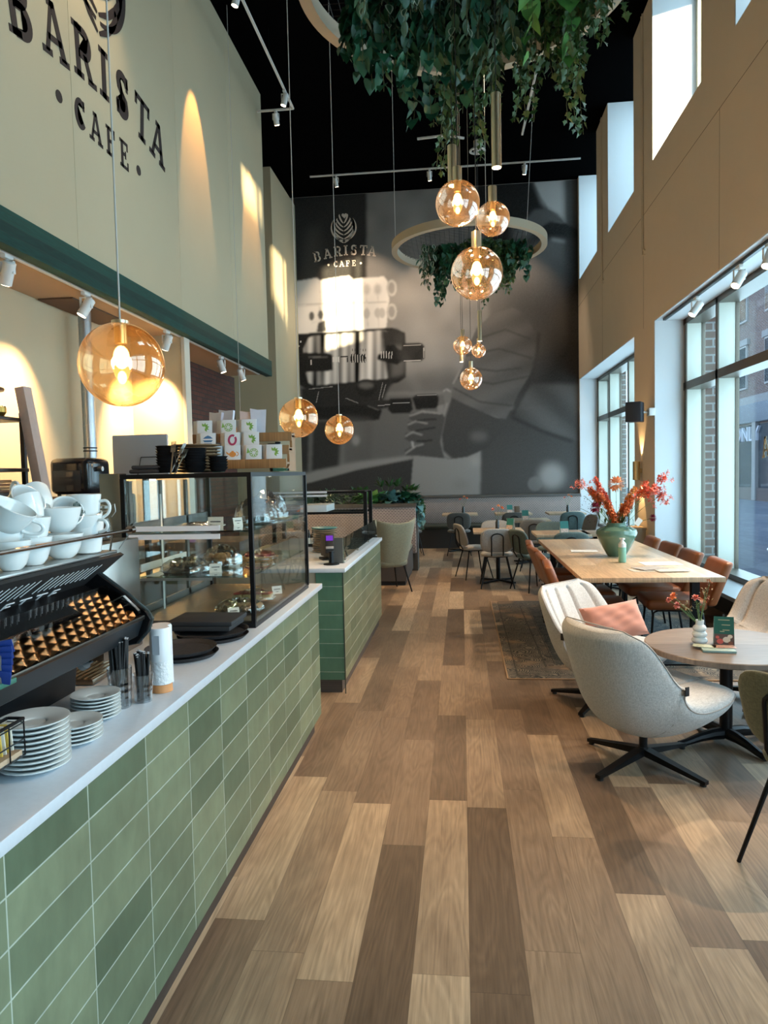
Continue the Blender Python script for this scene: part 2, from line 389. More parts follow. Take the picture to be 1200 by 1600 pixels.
def text_mesh(s, size, ext=.002):
    cu = bpy.data.curves.new('lettering', 'FONT'); cu.body = s; cu.size = size; cu.extrude = ext; cu.align_x = 'CENTER'; cu.align_y = 'CENTER'
    to = bpy.data.objects.new('lettering', cu); COL.objects.link(to); bpy.context.view_layer.update()
    me = bpy.data.meshes.new_from_object(to.evaluated_get(bpy.context.evaluated_depsgraph_get()))
    bpy.data.objects.remove(to); b = B(); b.add([v.co[:] for v in me.vertices], [list(p.vertices) for p in me.polygons], 0, False); bpy.data.meshes.remove(me); return b
def xf(b, X): b.v = [tuple(X @ Vector(p)) for p in b.v]; return b
def merge(b, c, mi=None):
    k = len(b.v); b.v += c.v; b.f += [[k+i for i in f] for f in c.f]; b.mi += c.mi if mi is None else [mi]*len(c.f); b.sm += c.sm; return b

# real-world points along a line of sight of the calibrated camera, at a known depth / height / offset
def _ray(px, py): return _fw*F_PX+_R*(px-600)+_U*(800-py)
def at_y(px, py, Y): d = _ray(px, py); k = Y/d.y; return (k*d.x, Y, CAM_H+k*d.z)
def at_z(px, py, Z): d = _ray(px, py); k = (Z-CAM_H)/d.z; return (k*d.x, k*d.y, Z)
def at_x(px, py, X): d = _ray(px, py); k = X/d.x; return (X, k*d.y, CAM_H+k*d.z)
# ------------------------------------------------------------------ common materials
black_metal = M('black_metal', (.012, .012, .014), .38, .6)
black_matte = M('black_matte', (.01, .01, .011), .6)
white_plastic = M('white_plastic', (.72, .72, .70), .35)
porcelain = M('porcelain', (.74, .78, .78), .12, Coat_Weight=.4)
steel = M('steel', (.50, .49, .47), .3, 1., var=.12, scale=20)
brass = M('brass', (.72, .56, .30), .28, 1.)
champagne = M('champagne_metal', (.66, .58, .42), .3, 1., var=.05)
clear = thin_glass('clear_glass', (.97, .985, .98), .05)
paint = M('beige_paint', (.47, .39, .255), .7, var=.03, scale=3)
# ================================================================== THE ROOM
XL, XR, D, ZC = -3.1, 2.52, 15.8, 7.68
wood_cols = [(0, (.115, .078, .052)), (.3, (.19, .130, .087)), (.6, (.27, .19, .125)), (.85, (.40, .295, .195)), (1, (.50, .385, .265))]
floor_m = planks('oak_plank_floor', wood_cols, .183, 1.22, 0, .40)
struct('floor', B().box(-6, 2.9, -4.2, 16.2, -.12, 0), floor_m)
ceil_m = M('black_ceiling', (.0022, .0022, .0024), 1.0, Specular_IOR_Level=0.0)
struct('ceiling', B().box(-6, 4.0, -4.2, 16.2, ZC, ZC+.2), ceil_m)
# right wall with high slots and street windows
b = B()
highs = [(13.68, 15.66), (10.86, 12.68), (7.95, 9.85), (5.15, 7.02), (2.35, 4.2)]
lows = [(10.86, 15.74), (4.0, 9.77), (-3.2, 2.9)]
wt = 3.16
def wallruns(opens, z0, z1, x1):
    y = -4.2; runs = []
    for a, c in sorted(opens): runs.append((y, a)); y = c
    runs.append((y, 16.2))
    for a, c in runs:
        if c-a > .01: b.box(XR, x1, a, c, z0, z1)
wallruns(lows, 0, 3.5, wt); b.box(XR, wt, -4.2, 16.2, 3.5, 5.55); wallruns(highs, 5.55, ZC, wt)
right_paint = M('wall_paint', (.70, .61, .51), .75, var=.03, scale=3)
struct('wall_right', b, right_paint)
# white plastered reveals of the openings
b = B(); g = .004
for a, c in lows:
    b.box(XR+.003, 2.88, c-.012, c+.001, .36, 3.5); b.box(XR+.003, 2.88, a-.001, a+.012, .36, 3.5); b.box(XR+.003, 2.88, a, c, 3.488, 3.501)
for a, c in highs:
    b.box(XR+.003, wt-.03, c-.01, c+.001, 5.55, ZC); b.box(XR+.003, wt-.03, a-.001, a+.01, 5.55, ZC); b.box(XR+.003, wt-.03, a, c, 5.548, 5.56)
struct('trim_1', b, M('white_reveal', (.66, .68, .70), .6))
# high windows: frame and pane
fm = M('cream_frame', (.52, .54, .47), .45); brz = M('bronze_frame', (.10, .085, .065), .4, .5)
cg = thin_glass('window_glass', (.94, .97, .97), .025, power=5, face=.35)
for i, (a, c) in enumerate(highs):
    b = B().box(3.06, 3.11, a+.02, a+.08, 5.57, ZC).box(3.06, 3.11, c-.08, c-.02, 5.57, ZC).box(3.06, 3.11, a+.02, c-.02, 5.57, 5.63).box(3.06, 3.11, (a+c)/2-.03, (a+c)/2+.03, 5.6, ZC)
    w = struct('window_%d' % (i+1), b, fm); part('pane', B().box(3.08, 3.086, a+.05, c-.05, 5.6, ZC), cg, w)
# street windows
def posts(i, a, c, ys):
    bb = B()
    for y in ys:
        bb.box(2.9, 3.08, y-.03, y+.03, .36, 3.5)
    w = struct('window_%d' % (i+6), bb, fm)
    t = B()
    for y in ys: t.box(2.885, 2.9, y-.035, y+.035, .36, 3.5).box(3.08, 3.12, y-.04, y+.04, .36, 3.5)
    t.box(2.885, 3.12, a, c, 2.58, 2.68).box(2.885, 3.12, a, c, 3.42, 3.5).box(2.885, 3.12, a, c, .36, .42)
    part('bronze_bars', t, brz, w)
    part('pane', B().box(3.092, 3.1, a+.02, c-.02, .4, 3.46), cg, w)
    return w
posts(0, 10.86, 15.74, (15.66, 14.5, 12.9, 11.2))
wbig = posts(1, 4.0, 9.77, (9.69, 8.55, 6.2, 4.08))
posts(2, -3.2, 2.9, (2.8, .6, -1.4, -3.1))
b = B()
for a, c in lows: b.box(XR-.02, 3.12, a, c, .32, .36)
struct('trim_2', b, M('sill_grey', (.30, .32, .33), .4))
b = B()
for a, c in lows: b.box(2.80, 3.1, a, c, 0, .32)
struct('baseboard_right', b, black_matte)
# brown joint lines between the wall boards
b = B()
b.box(XR-.0015, XR+.001, -4, 15.8, 5.02, 5.026)
for y in (10.32, 13.2, 7.4, 4.6): b.box(XR-.0015, XR+.001, y, y+.005, 3.5, 5.02)
struct('trim_3', b, M('joint_brown', (.16, .12, .08), .8))
# left: tall upper wall above the counter niche, made of board panels
b = B(); ys = [-4.2, -1.6, 1.0, 3.6, 5.7, 7.9, 9.75, 11.54]
for y0, y1 in zip(ys, ys[1:]): b.box(-3.9, XL, y0+.002, y1-.002, 3.46, ZC, .003)
b.box(-3.9, XL-.03, -4.2, 11.53, 3.3, ZC-.01)
struct('wall_left', b, paint)
# green painted beam
gp = planks('green_stained_beam', [(0, (.002, .024, .018)), (1, (.005, .050, .037))], .07, 9, 2, .85)
solo('beam', B().box(XL-.06, XL+.045, -4.2, 11.56, 3.21, 3.46, .004), gp, 'long dark green wooden beam along the foot of the upper left wall', 'beam')
soff = M('niche_soffit', (.42, .28, .17), .7)
b = B().box(-3.9, XL-.06, -4.2, 11.52, 3.24, 3.32)
struct('wall_niche_soffit', b, soff)
# niche back wall, partition, brick bay, far return and the recessed wall
struct('wall_niche_back', B().box(-4.0, -3.8, -4.2, 8.06, 0, 3.26), paint)
struct('wall_partition', B().box(-4.0, XL-.09, 8.06, 8.2, 0, 3.24), paint)
struct('trim_4', B().box(XL-.09, XL-.05, 8.05, 8.21, 0, 3.21), M('pale_edge', (.62, .56, .45), .5))
brown_brick = bricks('old_brick', (.10, .030, .018), (.055, .018, .012), (.03, .022, .018), .22, .066, .008, .5, (1, 2), .8)
struct('wall_brick', B().box(-4.0, -3.8, 8.2, 11.9, 0, 3.26), brown_brick)
struct('wall_far_left', B().box(-6, -3.55, 13.76, 16, 0, 7.5), paint)
struct('wall_left_return', B().box(-6.1, -6, -4.2, 16.2, 0, ZC).box(-6, -3.9, 11.5, 11.6, 0, ZC), paint)
struct('wall_back', B().box(-6, 3.4, D+.02, D+.2, 0, ZC), M('back_wall_paint', (.30, .27, .24), .8))
struct('wall_behind', B().box(-6, 3.2, -4.35, -4.2, 0, ZC), paint)
# ------------------------------------------------------------------ mural, a printed poster covering the end wall
PX0, PX1, PY0, PY1 = 452, 908, 278, 782
def _proj(X, Y, Z):
    d = Vector((X, Y, Z-CAM_H)); w = d.dot(_fw); return 600+F_PX*d.dot(_R)/w, 800-F_PX*d.dot(_U)/w
MX0, MX1, MZ0, MZ1 = -3.55, XR, 1.08, 7.66
nx, nz = 440, 478
gx = np.linspace(MX0, MX1, nx); gz = np.linspace(MZ0, MZ1, nz)
GX, GZ = np.meshgrid(gx, gz)   # rows z
dz_ = GZ-CAM_H
w_ = GX*_fw.x+D*_fw.y+dz_*_fw.z
PXX = 600+F_PX*(GX*_R.x+D*_R.y+dz_*_R.z)/w_; PYY = 800-F_PX*(GX*_U.x+D*_U.y+dz_*_U.z)/w_
def inpoly(P):
    ins = np.zeros(PXX.shape, bool); n = len(P)
    for i in range(n):
        x1, y1 = P[i]; x2, y2 = P[(i+1) % n]
        if y1 == y2: continue
        c = ((PYY > min(y1, y2)) & (PYY <= max(y1, y2))); xi = x1+(PYY-y1)*(x2-x1)/(y2-y1); ins ^= c & (PXX < xi)
    return ins.astype(float)
def blur(m, k):
    for _ in range(2):
        if k <= 0: break
        for ax in (0, 1):
            acc = m.copy(); wsum = 1.0
            p = np.pad(m, [(k, k) if a == ax else (0, 0) for a in (0, 1)], mode='edge')
            cs = np.cumsum(p, axis=ax); cs = np.concatenate([np.zeros_like(np.take(cs, [0], axis=ax)), cs], axis=ax)
            n_ = m.shape[ax]; hi = np.take(cs, range(2*k+1, 2*k+1+n_), axis=ax); lo = np.take(cs, range(0, n_), axis=ax); m = (hi-lo)/(2*k+1)
    return m
rng = np.random.RandomState(3)
def smooth_noise(k, seed):
    r_ = np.random.RandomState(seed).rand(nz//k+3, nx//k+3); yi = np.arange(nz)/k; xi = np.arange(nx)/k
    y0 = yi.astype(int); x0 = xi.astype(int); fy = (yi-y0)[:, None]; fx = (xi-x0)[None]; fy = fy*fy*(3-2*fy); fx = fx*fx*(3-2*fx)
    return (r_[y0][:, x0]*(1-fy)*(1-fx)+r_[y0+1][:, x0]*fy*(1-fx)+r_[y0][:, x0+1]*(1-fy)*fx+r_[y0+1][:, x0+1]*fy*fx)
G = .150+.05*(smooth_noise(60, 1)-.5)+.05*(smooth_noise(24, 2)-.5)
G += .06*np.exp(-(((PXX-660)/70)**2+((PYY-480)/120)**2))
def lay(P, val, k=1, a=1.0):
    global G
    m = blur(inpoly(P), k)*a
    G = G*(1-m)+(val if not callable(val) else val())*m
def ell(cx, cy, rx, ry, val, k=1, a=1.0, n=28): lay([(cx+rx*cos(2*pi*i/n), cy+ry*sin(2*pi*i/n)) for i in range(n)], val, k, a)
def line(pts, w, val, k=1, a=1.0): lay(thick(pts, w), val, k, a)
lay([(440, 270), (573, 270), (573, 445), (440, 445)], .022, 2)
lay([(478, 360), (500, 350), (505, 440), (470, 440)], .05, 7, .6)
lay([(573, 595), (700, 575), (760, 600), (760, 725), (573, 725)], .095, 10)
line([(590, 616), (760, 612)], 5, .17, 2, .6)
# cups on the machine
cup_l = .50
lay([(461, 440), (495, 434), (499, 438), (530, 433), (545, 431), (552, 436), (580, 434), (600, 432), (606, 440), (608, 470), (604, 510), (598, 517), (492, 522), (464, 522), (460, 480)], cup_l, 1)
for x_ in (499, 522, 545, 570, 588): line([(x_, 440), (x_+3, 472)], 1.2, .3, 1, .6)
for x_ in (500, 525, 548, 573, 590): line([(x_, 480), (x_+2, 512)], 1.2, .28, 1, .6)
line([(461, 476), (606, 472)], 1.6, .28, 1, .8)
lay([(463, 481), (497, 479), (500, 520), (466, 522)], .56, 1)
for cx, cy in ((487, 494), (501, 492)): ell(cx, cy, 4, 7, .09, 1)
line([(486, 505), (505, 500), (492, 520)], 4, .5, 1)
for cx, cy in ((573, 452), (590, 452)): ell(cx, cy, 7, 10, .42, 1); ell(cx, cy, 4, 7, .33, 1)
for cx, cy in ((573, 490), (590, 489), (597, 489)): ell(cx, cy, 5, 8, .33, 1)
for cx, cy in ((612, 450), (612, 487)): ell(cx, cy, 8, 13, .34, 1); ell(cx, cy, 5, 9, .20, 1)
lay([(497, 505), (508, 500), (510, 518), (495, 520)], .06, 1)
# machine body
lay([(462, 522), (612, 512), (633, 520), (634, 590), (622, 598), (484, 612), (466, 600)], .012, 1)
chrome = lambda: .28+.22*np.sin(PXX*.16+PYY*.012)*np.sin(PXX*.051+1)+.12*np.sin(PXX*.47)
lay([(482, 528), (490, 525), (598, 516), (610, 520), (612, 588), (604, 592), (492, 603), (482, 598), (476, 575), (474, 545)], chrome, 1)
lay([(596, 516), (620, 514), (632, 524), (633, 580), (624, 590), (606, 594), (600, 560)], .025, 2)
lay([(612, 540), (632, 540), (630, 585), (612, 590)], .14, 3, .5)
lay([(472, 551), (515, 552), (520, 556), (520, 579), (474, 582), (469, 565)], .012, 1)
line([(482, 558), (512, 558)], 1.5, .16, 1); line([(486, 562), (486, 570)], 1.5, .4, 0)
lay([(520, 558), (530, 558), (530, 566), (520, 566)], .5, 0); line([(532, 557), (543, 557), (543, 566)], 2, .02, 0)
for i in range(6): ell(550+i*4, 560, 2.2, 7, .01, 0); line([(551+i*4, 554), (551+i*4, 566)], .9, .45, 0); line([(551+i*4, 545), (551+i*4, 549)], .8, .04, 0)
lay([(590, 554), (602, 552), (604, 540), (616, 538), (622, 545), (628, 548), (628, 536), (659, 536), (663, 541), (663, 560), (658, 564), (628, 565), (620, 570), (604, 566), (590, 562)], .01, 1)
for i in range(5): line([(596+i*4, 549), (596+i*4, 560)], 1, .5, 0)
line([(630, 540), (658, 539)], 1.6, .34, 0); line([(662, 543), (662, 559)], 1.4, .3, 0); line([(631, 564), (658, 563)], 1.3, .5, 0)
for cx, cy in ((465, 529), (470, 534), (467, 541)): ell(cx, cy, 1.2, 1.2, .6, 0)
# group heads, portafilters
lay([(470, 606), (620, 592), (608, 606), (596, 632), (560, 640), (480, 646), (470, 630)], .018, 2)
for p in ([(483, 608), (520, 604)], [(498, 612), (494, 630)], [(540, 622), (560, 630)], [(598, 598), (592, 625)], [(603, 600), (597, 622)]): line(p, 1.3, .17, 0)
ell(572, 606, 16, 14, .012, 1); ell(572, 602, 12, 5, .09, 2)
lay([(460, 640), (500, 636), (590, 632), (597, 642), (592, 656), (560, 659), (470, 655)], .012, 1)
line([(575, 633), (592, 640)], 1.6, .22, 1); lay([(560, 628), (612, 624), (612, 636), (590, 640)], .02, 1)
lay([(610, 623), (643, 622), (645, 640), (640, 646), (612, 646), (606, 640)], .012, 1)
lay([(644, 622), (650, 617), (680, 615), (685, 619), (685, 634), (680, 638), (650, 640)], .01, 1)
line([(614, 630), (640, 629)], 1.2, .3, 0); line([(590, 634), (610, 632)], 1.0, .3, 0); line([(652, 618), (682, 617)], 1.1, .25, 0)
lay([(458, 655), (535, 656), (530, 735), (458, 740)], .028, 3); lay([(536, 650), (582, 655), (582, 720), (536, 725)], .07, 4, .7)
line([(486, 668), (484, 742)], 6, .11, 2); ell(556, 688, 6, 8, .24, 2, .7)
# bench top and cloth
lay([(455, 750), (495, 735), (560, 722), (640, 712), (650, 716), (560, 733), (455, 765)], .20, 2)
lay([(455, 762), (560, 734), (648, 717), (642, 785), (455, 785)], .032, 1)
lay([(646, 712), (700, 716), (752, 700), (752, 785), (640, 785)], .19, 1); ell(742, 722, 6, 8, .25, 4, .7); ell(720, 757, 14, 8, .15, 5, .6)
# the customer-facing figure: cap, shirt, arm and hand
lay([(742, 286), (832, 280), (846, 318), (870, 345), (908, 360), (908, 470), (800, 450), (770, 380), (745, 360)], .010, 3)
lay([(833, 280), (884, 278), (885, 348), (874, 334), (858, 326), (846, 308)], .24, 1)
lay([(812, 355), (834, 328), (858, 325), (880, 343), (884, 350), (860, 346), (835, 362)], .055, 2)
line([(856, 325), (872, 332), (884, 348)], 1.8, .22, 1)
lay([(834, 362), (858, 349), (884, 350), (900, 360), (908, 362), (908, 372), (850, 371)], .010, 1)
lay([(800, 350), (835, 350), (830, 372), (800, 380)], .16, 5, .55)
tor = lambda: np.clip(.074-.00018*(PYY-400)-.0004*(PXX-820)+.008*np.sin(PYY*.05+PXX*.03), .016, .2)
lay([(760, 450), (790, 405), (830, 380), (862, 372), (908, 374), (908, 640), (880, 720), (850, 640), (800, 640), (770, 560)], tor, 4)
line([(862, 374), (884, 378)], 3, .26, 2, .7)
lay([(880, 282), (908, 280), (908, 785), (893, 785), (886, 500)], .014, 4, .8)
lay([(752, 700), (758, 690), (790, 640), (850, 636), (908, 675), (908, 785), (750, 785)], lambda: np.clip(.038+.02*((PYY-640)/140), .02, .09), 2)
lay([(800, 640), (830, 600), (908, 600), (908, 690), (860, 676), (830, 668)], lambda: .045+.03*np.sin((PXX-PYY)*.04)**2, 3, .8)
line([(800, 652), (850, 675), (895, 690)], 3, .012, 2)
sleeve = lambda: .066+.008*np.sin(PYY*.16+PXX*.07)+.0003*(800-PXX)
lay([(742, 515), (770, 490), (800, 480), (822, 492), (836, 520), (840, 560), (830, 582), (812, 612), (798, 640), (790, 656), (770, 650), (730, 635), (703, 622), (710, 596), (722, 570), (730, 540)], sleeve, 1)
for p in ([(745, 530), (790, 515), (828, 530)], [(728, 556), (780, 545), (832, 560)], [(716, 590), (770, 600), (826, 588)], [(708, 606), (750, 628), (800, 634)], [(735, 575), (775, 580), (815, 575)]): line(p, 2.0, .036, 1)
line([(842, 520), (838, 560), (826, 600), (800, 650)], 3, .022, 2); line([(742, 515), (728, 545), (722, 572), (708, 600)], 2.2, .2, 1)
lay([(703, 620), (732, 634), (775, 652), (790, 656), (782, 676), (762, 700), (730, 714), (700, 718), (688, 705), (686, 680), (692, 650)], .042, 1)
line([(702, 622), (693, 650), (687, 680), (690, 706), (704, 718)], 3.4, .26, 2, .9); ell(748, 682, 14, 8, .1, 4, .7)
lay([(646, 645), (690, 646), (696, 652), (688, 690), (694, 716), (652, 711), (634, 712), (632, 703), (646, 697), (662, 692), (640, 690), (632, 686), (634, 676), (650, 678), (637, 671), (637, 659), (652, 662), (640, 655), (640, 648)], .055, 1)
for p in ([(640, 650), (660, 643), (690, 646)], [(637, 664), (650, 658), (668, 662)], [(633, 682), (645, 675), (660, 680)], [(633, 709), (650, 697), (662, 694)]): line(p, 2.2, .24, 1, .9)
for p in ([(650, 657), (682, 655)], [(650, 673), (680, 668)], [(650, 690), (676, 688)]): line(p, 2, .012, 1)
ell(699, 618, 6, 12, .12, 1); line([(693, 612), (697, 608), (704, 612)], 1.6, .3, 1)
lay([(684, 634), (694, 632), (694, 645), (684, 647)], .16, 1); line([(644, 690), (646, 700)], 3, .3, 1)
ell(862, 744, 20, 20, .22, 6, .9); ell(836, 756, 11.5, 11.5, .13, 1, .7)
# steam
for s0 in range(7):
    xs = 625+s0*9+rng.rand()*6; pts = [(xs+10*sin(i*.55+s0)+i*.6, 615-i*9) for i in range(14)]
    line(pts, 5, .24, 6, .16)
G = np.clip(G*1.45+.012*(rng.rand(*G.shape)-.5), .004, .8)
tint = np.stack([G*1.02, G*.97, G*.93], -1)
verts = np.stack([GX.ravel(), np.full(GX.size, D-.004), GZ.ravel()], 1)
me = bpy.data.meshes.new('mural')
idx = np.arange(nx*nz).reshape(nz, nx)
faces = np.stack([idx[:-1, :-1].ravel(), idx[:-1, 1:].ravel(), idx[1:, 1:].ravel(), idx[1:, :-1].ravel()], 1)
me.from_pydata(verts.tolist(), [], faces.tolist())
ca = me.color_attributes.new('print', 'FLOAT_COLOR', 'POINT')
ca.data.foreach_set('color', np.concatenate([tint.reshape(-1, 3), np.ones((G.size, 1))], 1).astype(np.float32).ravel())
t = NT('printed_poster'); at = t.n('ShaderNodeAttribute', attribute_name='print')
poster_m = t.bsdf(at.outputs['Color'], .8, Specular_IOR_Level=.15)
me.materials.append(poster_m); mural = bpy.data.objects.new('mural', me); COL.objects.link(mural)
mural['label'] = 'huge black and white print of a hand at an espresso machine covering the end wall'; mural['category'] = 'mural'
part('backing_board', B().box(MX0, MX1, D-.003, D+.019, MZ0, MZ1), M('board', (.2, .18, .16), .7), mural)
LOGO = logo_polys(); ms = 1/5.217
def mur(x, y, d):
    s_ = 1/5.217; px, py = 541.5+x*s_, 347.5-y*s_
    k = (D)/1120.0
    return (-2.475+x*s_*k*1.0, D-.006-d, 6.97+y*s_*k*1.0)
for nm_, pl_ in zip(('large_word', 'small_word', 'leaf_emblem'), LOGO): part(nm_, decal(B(), pl_, mur, .002), M('print_cream', (.66, .56, .48), .6), mural)
# shop mark on the left wall
def lw(x, y, d): s_ = .00528; return (XL+.001+d, 6.2+x*s_, 4.62+(y+290)*s_)
t = thing('wall_lettering', 'dark brown shop name with leaf emblem on the upper left wall', 'sign', (0, 0, 0))
for nm_, pl_ in zip(('large_word', 'small_word', 'leaf_emblem'), LOGO): part(nm_, decal(B(), pl_, lw, .003), M('dark_brown_lettering', (.030, .016, .012), .6), t)
# gold mark on the street window (reads from outside)
def gw(x, y, d): s_ = .00262; return (3.088-d, 7.13+x*s_, 2.33+(y-10)*s_)
for nm_, pl_ in zip(('large_word', 'small_word', 'leaf_emblem'), LOGO): part(nm_, decal(B(), pl_, gw, .001), M('gold_film', (.46, .38, .24), .5), wbig, 'gold film lettering on the glass')
ORD = ['lowest', 'second', 'third', 'fourth', 'fifth', 'sixth', 'seventh', 'eighth', 'ninth', 'tenth', 'eleventh', 'twelfth', 'thirteenth']
def nth(i, n): return 'topmost' if i == n-1 else ('lowest' if i == 0 else ORD[i]+' from the bottom,')
# ================================================================== SERVICE COUNTERS
tile = bricks('green_glazed_tile', (.070, .112, .070), (.175, .215, .135), (.36, .42, .36), .315, .1045, .0022, 0.0, (1, 2), .30, (1.27, .8905), .75, .5, gloss_var=.3)
tile_x = bricks('green_glazed_tile_end', (.085, .17, .115), (.11, .20, .135), (.30, .36, .30), .315, .1045, .0022, 0.0, (0, 2), .3, (-1.035, .8905), .5, .5, gloss_var=.3)
plinth_m = planks('dark_wood_plinth', [(0, (.045, .033, .028)), (1, (.085, .062, .052))], .2, 2.4, 2, .5, ends=False)
stone = M('pale_stone_worktop', (.54, .59, .65), .32, var=.07, scale=60)
edge_m = M('green_edge_trim', (.05, .09, .065), .4)
CZ = .92
c1 = thing('service_counter', 'long green tiled service counter in the foreground with dark wood plinth', 'counter', (-.9, 0, 0))
part('plinth', B().box(-.62, -.035, -1.4, 4.30, 0, .10), plinth_m, c1)
cb = mk('tiled_front', B().box(-.64, 0, -1.4, 4.35, .10, .889), [tile, tile_x], c1)
for p in cb.data.polygons:
    if abs(p.normal.y) > .9: p.material_index = 1
# tile materials measure from the world grid, so keep their mesh in world-aligned local axes
solo('worktop', B().box(-1.54, -.876, -1.4, 4.372, .889, CZ, .003), stone, 'pale grey stone worktop of the long foreground counter', 'worktop')
c2 = thing('service_counter', 'shorter green tiled counter behind the glass pastry case', 'counter', (-.865, 5.08, 0))
part('plinth', B().box(-.95, -.03, .03, 2.37, 0, .10), plinth_m, c2)
tile2 = bricks('green_glazed_tile_second', (.10, .13, .075), (.175, .19, .11), (.40, .43, .34), .315, .1045, .0022, 0.0, (1, 2), .30, (-.02, .8905), .7, .5, gloss_var=.3)
tile2_x = bricks('green_glazed_tile_second_end', (.075, .165, .11), (.10, .20, .135), (.30, .36, .30), .5, .1045, .0022, 0.0, (0, 2), .3, (0, .8905), .5, .5, gloss_var=.3)
cb = mk('tiled_front', B().box(-.20, 0, 0, 2.39, .10, .889), [tile2, tile2_x], c2)
for p in cb.data.polygons:
    if abs(p.normal.y) > .9: p.material_index = 1
part('edge_strip', B().box(-.004, .003, -.003, .004, .0, .89), M('dark_edge', (.05, .06, .05), .4), c2)
part('back_panel', B().box(-.95, -.2, .01, 2.38, .1, .889), M('light_oak_panel', (.42, .35, .26), .5), c2)
solo('worktop', B().box(-1.83, -.845, 5.06, 7.485, .889, CZ, .003), stone, 'pale worktop of the second counter behind the pastry case', 'worktop')
# glass screen on the second counter
gs = thing('glass_screen', 'low glass screen standing along the edge of the second counter', 'glass screen', (-.900, 5.35, CZ))
part('pane', B().box(-.004, .004, 0, 2.1, 0, .195), thin_glass('grey_glass', (.72, .80, .76), .10), gs)
part('end_panel', B().box(-.09, -.006, -.004, .006, 0, .195), M('grey_metal', (.16, .17, .17), .4, .6), gs)
for yy in (.02, .7, 1.4, 2.05): part('clamp', B().cyl((-.012, yy, .03), (.012, yy, .03), .008, n=10), steel, gs)

# ------------------------------------------------------------------ glass pastry case
gc = thin_glass('case_glass', (.95, .97, .96), .05, power=4, face=.55)
CX0, CX1, CY0, CY1, CT = -1.53, -.925, 3.085, 4.2, 1.618
pc = thing('pastry_case', 'tall glass pastry case with black frame on the long counter', 'display case', (0, 0, CZ))
b = B(); h = CT-CZ
b.box(CX0, CX1, CY0, CY1, 0.0005, .022).box(CX0, CX1, CY0, CY1, h-.022, h-.002)
for x, y in ((CX1-.009, CY0+.009), (CX1-.005, CY1-.006), (CX0+.008, CY0+.008), (CX0+.008, CY1-.008)): b.box(x-.010, x+.009, y-.010, y+.009, .02, h-.02)
part('frame', b, black_metal, pc)
part('front_pane', B().box(CX1-.006, CX1-.001, CY0+.02, CY1-.012, .022, h-.022), gc, pc)
part('side_pane', B().box(CX0+.02, CX1-.02, CY0+.002, CY0+.007, .022, h-.022), gc, pc)
part('side_pane', B().box(CX0+.02, CX1-.02, CY1-.007, CY1-.002, .022, h-.022), gc, pc)
part('floor_tray', B().box(CX0+.02, CX1-.02, CY0+.02, CY1-.02, .023, .03), M('brown_steel', (.20, .16, .13), .35, .7), pc)
part('side_panel', B().box(CX0-.10, CX0-.002, CY0, CY0+.07, 0.0005, h+.005, .004), M('warm_steel', (.34, .31, .28), .32, 1., var=.1, scale=15), pc, 'brushed steel side housing')
b = B()
for k in range(4): b.box(CX0-.012, CX0+.002, CY0+.08+k*.34, CY0+.11+k*.34, .03, h-.03)
b.box(CX0-.012, CX0+.002, CY0+.07, CY1, .40, .47).box(CX0-.012, CX0+.002, CY0+.07, CY1, .02, .06)
part('back_door_frame', b, M('grey_door_frame', (.16, .15, .14), .4, .5), pc)
part('back_door_pane', B().box(CX0-.006, CX0-.002, CY0+.07, CY1-.01, .05, h-.03), gc, pc)
for z in (.225, .43):
    part('glass_shelf', B().box(CX0+.03, CX1-.02, CY0+.02, CY1-.03, z, z+.008), thin_glass('shelf_glass', (.80, .90, .88), .10), pc)
    part('shelf_rail', B().box(CX0+.03, CX1-.2, CY0+.015, CY0+.02, z-.012, z), M('rail_grey', (.45, .44, .42), .35, .6), pc)
for z in (.415, .452):
    part('price_rail', B().box(CX0+.03, -1.075, CY0-.004, CY0+.001, z-.013, z+.010), M('white_rail', (.75, .76, .80), .3), pc, 'white price rail')
b = B()
for i in range(9): b.box(CX0+.05, CX0+.053, CY0+.1+i*.055, CY0+.14+i*.055, .255, .27)
part('side_bracket', B().box(CX0+.045, CX0+.05, CY0+.07, CY0+.62, .245, .28).box(CX0+.05, CX0+.052, CY0+.3, CY0+.32, .03, .6), M('bracket_white', (.6, .6, .6), .4), pc)
led = part('lamp', B().cyl((-1.42, 3.18, h-.024), (-1.42, 3.18, h-.03), .014, n=14), emis('led_cool', (1, .95, .85), 6), pc)
for xx, yy, zz in ((-1.3, 3.5, h-.05), (-1.1, 3.9, h-.05)): spotlight(pc, (xx, yy, zz), (0, 0, -1), 5, (1, .74, .45), 130, .9, .02)

card = M('white_card', (.78, .78, .74), .6); ink = M('dark_ink', (.08, .08, .09), .6)
def price_card(first=[]):
    if not first:
        t = thing('price_card', 'card', 'price card'); part('card', B().box(-.024, .024, -.0006, .0006, 0, .036), card, t)
        part('lettering', B().box(-.016, .016, -.0011, -.0006, .020, .0235).box(-.006, .006, -.0011, -.0006, .009, .0115), ink, t); first.append(t)
    return first[0]
_u = []
for px, py, Y, z, s_, rz, tilt, lab in ((336, 812, 3.2, 1.358, 1.55, .0, -.15, 'largest white price card on the upper shelf of the pastry case'), (372, 805, 3.4, 1.358, 1.1, .9, -.2, 'narrow white price card turned sideways on the upper shelf of the pastry case'),
        (337, 893, 3.22, 1.153, 1.15, .35, -.25, 'left white price card on the middle shelf beside the wrapped buns'), (366, 880, 3.45, 1.153, 1.15, .35, -.25, 'white price card on the middle shelf beside the pie'),
        (366, 968, 3.2, .952, 1.1, .5, -.4, 'small white price card on the bottom of the pastry case by the wrapped bars'), (434, 940, 3.8, .952, 1.2, .7, -.2, 'lone white price card behind the front glass of the pastry case')):
    q = at_y(px, py, Y); place(price_card(), _u, loc=(min(q[0], CX1-.05), Y, z), rot=(tilt, 0, rz), scale=s_, label=lab, group='price cards in the pastry case')

